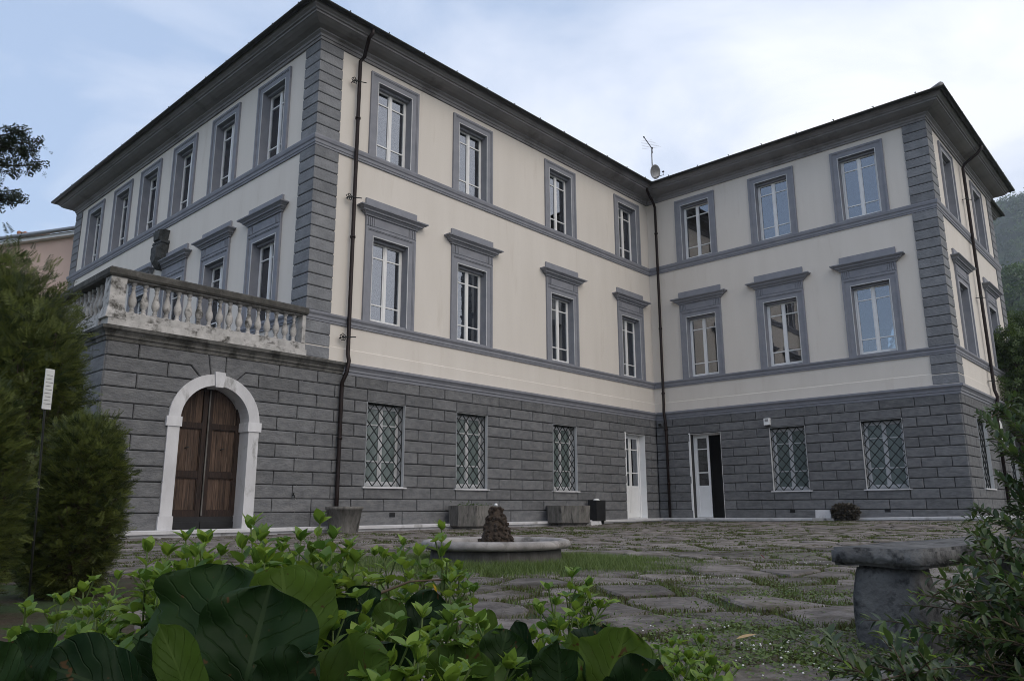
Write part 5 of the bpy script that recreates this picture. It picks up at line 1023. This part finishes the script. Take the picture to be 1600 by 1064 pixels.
# conifer whose boughs reach in from the left
tp = gcol(-330, 11.0); t = empty('conifer_tree', (tp.x, tp.y, 0)); tag(t, 'dark conifer whose drooping boughs hang into the sky over the pink house', 'tree')
MB().tube([(0, 0, -.2), (.1, 0, 4), (0, .1, 8), (0, 0, 12.5)], [.34, .28, .18, .04], 10).build('trunk', MT['bark'], t, True)
def bough(ends, n, spread, size, thick=.05):
    m = MB(); P_, D_ = [], []
    for a, b, c in ends:
        path = [a*(1-k/8)**2+b*(2*k/8*(1-k/8))+c*(k/8)**2 for k in range(9)]; m.tube([p-t.location for p in path], [thick*(1-.11*k) for k in range(9)], 6, False)
        for k in range(n):
            s_ = RNG.uniform(.25, 1); i = min(7, int(s_*8)); p = path[i].lerp(path[i+1], s_*8-i); ax = (path[i+1]-path[i]).normalized(); off = Vector(RNG.normal(0, 1, 3)); off = (off-ax*off.dot(ax))*spread*(.35+.8*math.sin(min(1, (1-s_)*1.6+.12)*math.pi*.75)); off.z *= .55; P_.append(p+off-t.location-Vector((0, 0, .12*abs(off.length)))); D_.append(ax*.8+off.normalized()*.8+Vector((0, 0, -.25)))
    m.build('bough', MT['bark'], t, True); P_ = np.array(P_); D_ = np.array(D_); link('foliage', scatter('foliage', cv, cf, P_, frames(D_, RNG.random(len(P_))*6), size*RNG.uniform(.5, 1.3, len(P_)), MT['pine']), t)
D_T = 10.2
A0 = Vector((tp.x, tp.y, 5.2)); A1 = Vector((tp.x, tp.y, 4.4))
bough([(A0, pix(-160, 235, 10.5), pix(64, 222, D_T)), (A0, pix(-120, 270, 10.4), pix(66, 258, D_T)), (A0, pix(-120, 240, 10.4), pix(40, 205, D_T)), (A1, pix(-150, 300, 10.4), pix(33, 305, D_T)), (A1, pix(-160, 290, 10.4), pix(14, 312, D_T)), (A0, pix(-90, 225, 10.4), pix(52, 236, D_T))], 520, .115, .060)
ends = []
for k in range(34):
    z_ = 3.0+9.0*k/34; a = k*2.399; L = 3.4*(1-(z_-2)/11.5)+.5; p0 = Vector((tp.x, tp.y, z_)); e_ = p0+Vector((math.cos(a)*L, math.sin(a)*L, -.35))
    v = e_-CAM; dep = v.dot(FW); xx = v.dot(RT)/dep*FPX+800 if dep > .5 else -999
    if xx > -140: e_ = p0+(e_-p0)*.25
    ends.append((p0, p0.lerp(e_, .5)+Vector((0, 0, .35)), e_))
bough(ends, 200, .30, .15, .06)
# pink house behind on the left
t = empty('pink_house', (0, 0, 0)); tag(t, 'pink plastered house with terracotta roof beyond the left end of the villa', 'house')
h1, h0 = hit(122, 361, 'z', 12.0), hit(8, 377, 'z', 12.0); dv = (h1-h0).normalized(); nb = Vector((-dv.y, dv.x, 0)); nb = nb if nb.dot(FW) > 0 else -nb; h0 = h0-dv*2; h1 = h1+dv*7
def prism4(name, a, b, back, z0, z1, mat, parent):
    m = MB(); P4 = [a, b, b+back, a+back]; m.v += [(p.x, p.y, z0) for p in P4]+[(p.x, p.y, z1) for p in P4]; m.f += [(3, 2, 1, 0), (4, 5, 6, 7), (0, 1, 5, 4), (1, 2, 6, 5), (2, 3, 7, 6), (3, 0, 4, 7)]; return m.build(name, mat, parent)
prism4('wall', h0, h1, nb*8, 0, 11.75, MT['pink'], t); prism4('eaves_board', h0-nb*.25-dv*.2, h1-nb*.25, nb*8.4, 11.752, 11.92, MT['white'], t)
m = MB(); m.tube([(p.x, p.y, 11.98) for p in (h0-nb*.35-dv*.2, h1-nb*.35)], .09, 8); m.build('gutter', MT['steel'], t, True)
g0, g1 = hit(-12, 347, 'z', 13.0)+nb*1.2, hit(135, 361, 'z', 13.0)+nb*1.2
gd = (g1-g0).normalized(); gb = Vector((-gd.y, gd.x, 0)); gb = gb if gb.dot(FW) > 0 else -gb
prism4('upper_wall', g0+gb*.6, g1+gb*.6, gb*7, 8, 12.72, MT['pink'], t); rf = prism4('roof', g0, g1, gb*8, 12.722, 12.86, MT['pipe'], t)
tl = MB().lathe([(.10, 0), (.085, .5)], 8).mesh('roof_tile', MT['tile'], True)
nrow = int((g1-g0).length/.24)
for i in range(nrow):
    p = g0+gd*(.12+i*.24)-gb*.08
    for k in range(3):
        o = link('roof_tile', tl, rf); X = (gb+Vector((0, 0, .22))).normalized(); Y = gd; Z = X.cross(Y); Mx = Matrix((Y, Z.normalized() if False else X.cross(Y), X)).transposed().to_4x4(); Mx.translation = p+Vector((0, 0, 12.90))+X*(.42*k)-Vector((0, 0, p.z)); o.matrix_local = Mx
# far wooded hills
def hill(name, pts_, dist, depth_, mat, seed):
    V, F = [], []; nx_, ny_ = 90, 26; xs_ = np.linspace(1380, 2500, nx_)
    for j in range(ny_):
        for i, x in enumerate(xs_):
            s_ = j/(ny_-1); d = dist+depth_*s_; y = np.interp(x, [p[0] for p in pts_], [p[1] for p in pts_]); topz = hit_z(x, y, dist+depth_); p = gcol(x, d); z_ = topz*smooth01(s_)**.9; z_ += 6*noise.noise(Vector((p.x*.02, p.y*.02, seed)))*s_+3.0*noise.noise(Vector((p.x*.07, p.y*.07, seed)))*s_
            V.append((p.x, p.y, z_-1))
    for j in range(ny_-1):
        for i in range(nx_-1): a = j*nx_+i; F.append((a, a+1, a+nx_+1, a+nx_))
    o = link(name, np_mesh(name, V, F, mat, True)); o['kind'] = 'structure'; return V
def hit_z(x, y, d):
    v = FW+RT*((x-IW/2)/FPX)-UP*((y-IH/2)/FPX); return CAM.z+v.z/math.hypot(v.x, v.y)*d
def forest(name, V, n, size, label):
    V = np.array(V); V = V[RNG.integers(0, len(V), n)]+RNG.normal(0, 5, (n, 3))*np.array([1, 1, .0]); P_ = V+np.array([0, 0, size*.35]); d = RNG.normal(0, 1, (n, 3))
    o = link(name, scatter(name, cv, cf, P_, frames(d, RNG.random(n)*6), size*RNG.uniform(.6, 1.5, n), MT['tree'])); tag(o, label, 'forest', kind='stuff')
V = hill('hill', [(1380, 470), (1520, 372), (1560, 336), (1600, 322), (1700, 290), (2000, 230), (2500, 330)], 420, 330, MT['hill'], 3.); forest('forest', V, 14000, 4.2, 'hazy wooded mountain slope beyond the villa')
V = hill('hill', [(1380, 560), (1550, 470), (1575, 448), (1600, 432), (1700, 400), (2000, 380), (2500, 430)], 150, 110, MT['hill'], 8.); forest('forest', V, 15000, 1.9, 'darker wooded slope below the hazy mountain')

# the damp air between here and the mountain
m = MB().box(-330, 1150, -420, 980, -2.5, 330).build('haze', None); m['kind'] = 'stuff'; m['label'] = 'thin bluish haze in front of the far wooded hills'; m['category'] = 'haze'
hm = bpy.data.materials.new('haze_air'); hm.use_nodes = True; hn = hm.node_tree; hn.nodes.clear(); ho = hn.nodes.new('ShaderNodeOutputMaterial'); hv = hn.nodes.new('ShaderNodeVolumePrincipled'); hv.inputs['Color'].default_value = (.80, .88, 1, 1); hv.inputs['Density'].default_value = .00042; hv.inputs['Anisotropy'].default_value = .2; hn.links.new(hv.outputs[0], ho.inputs['Volume']); m.data.materials.append(hm)
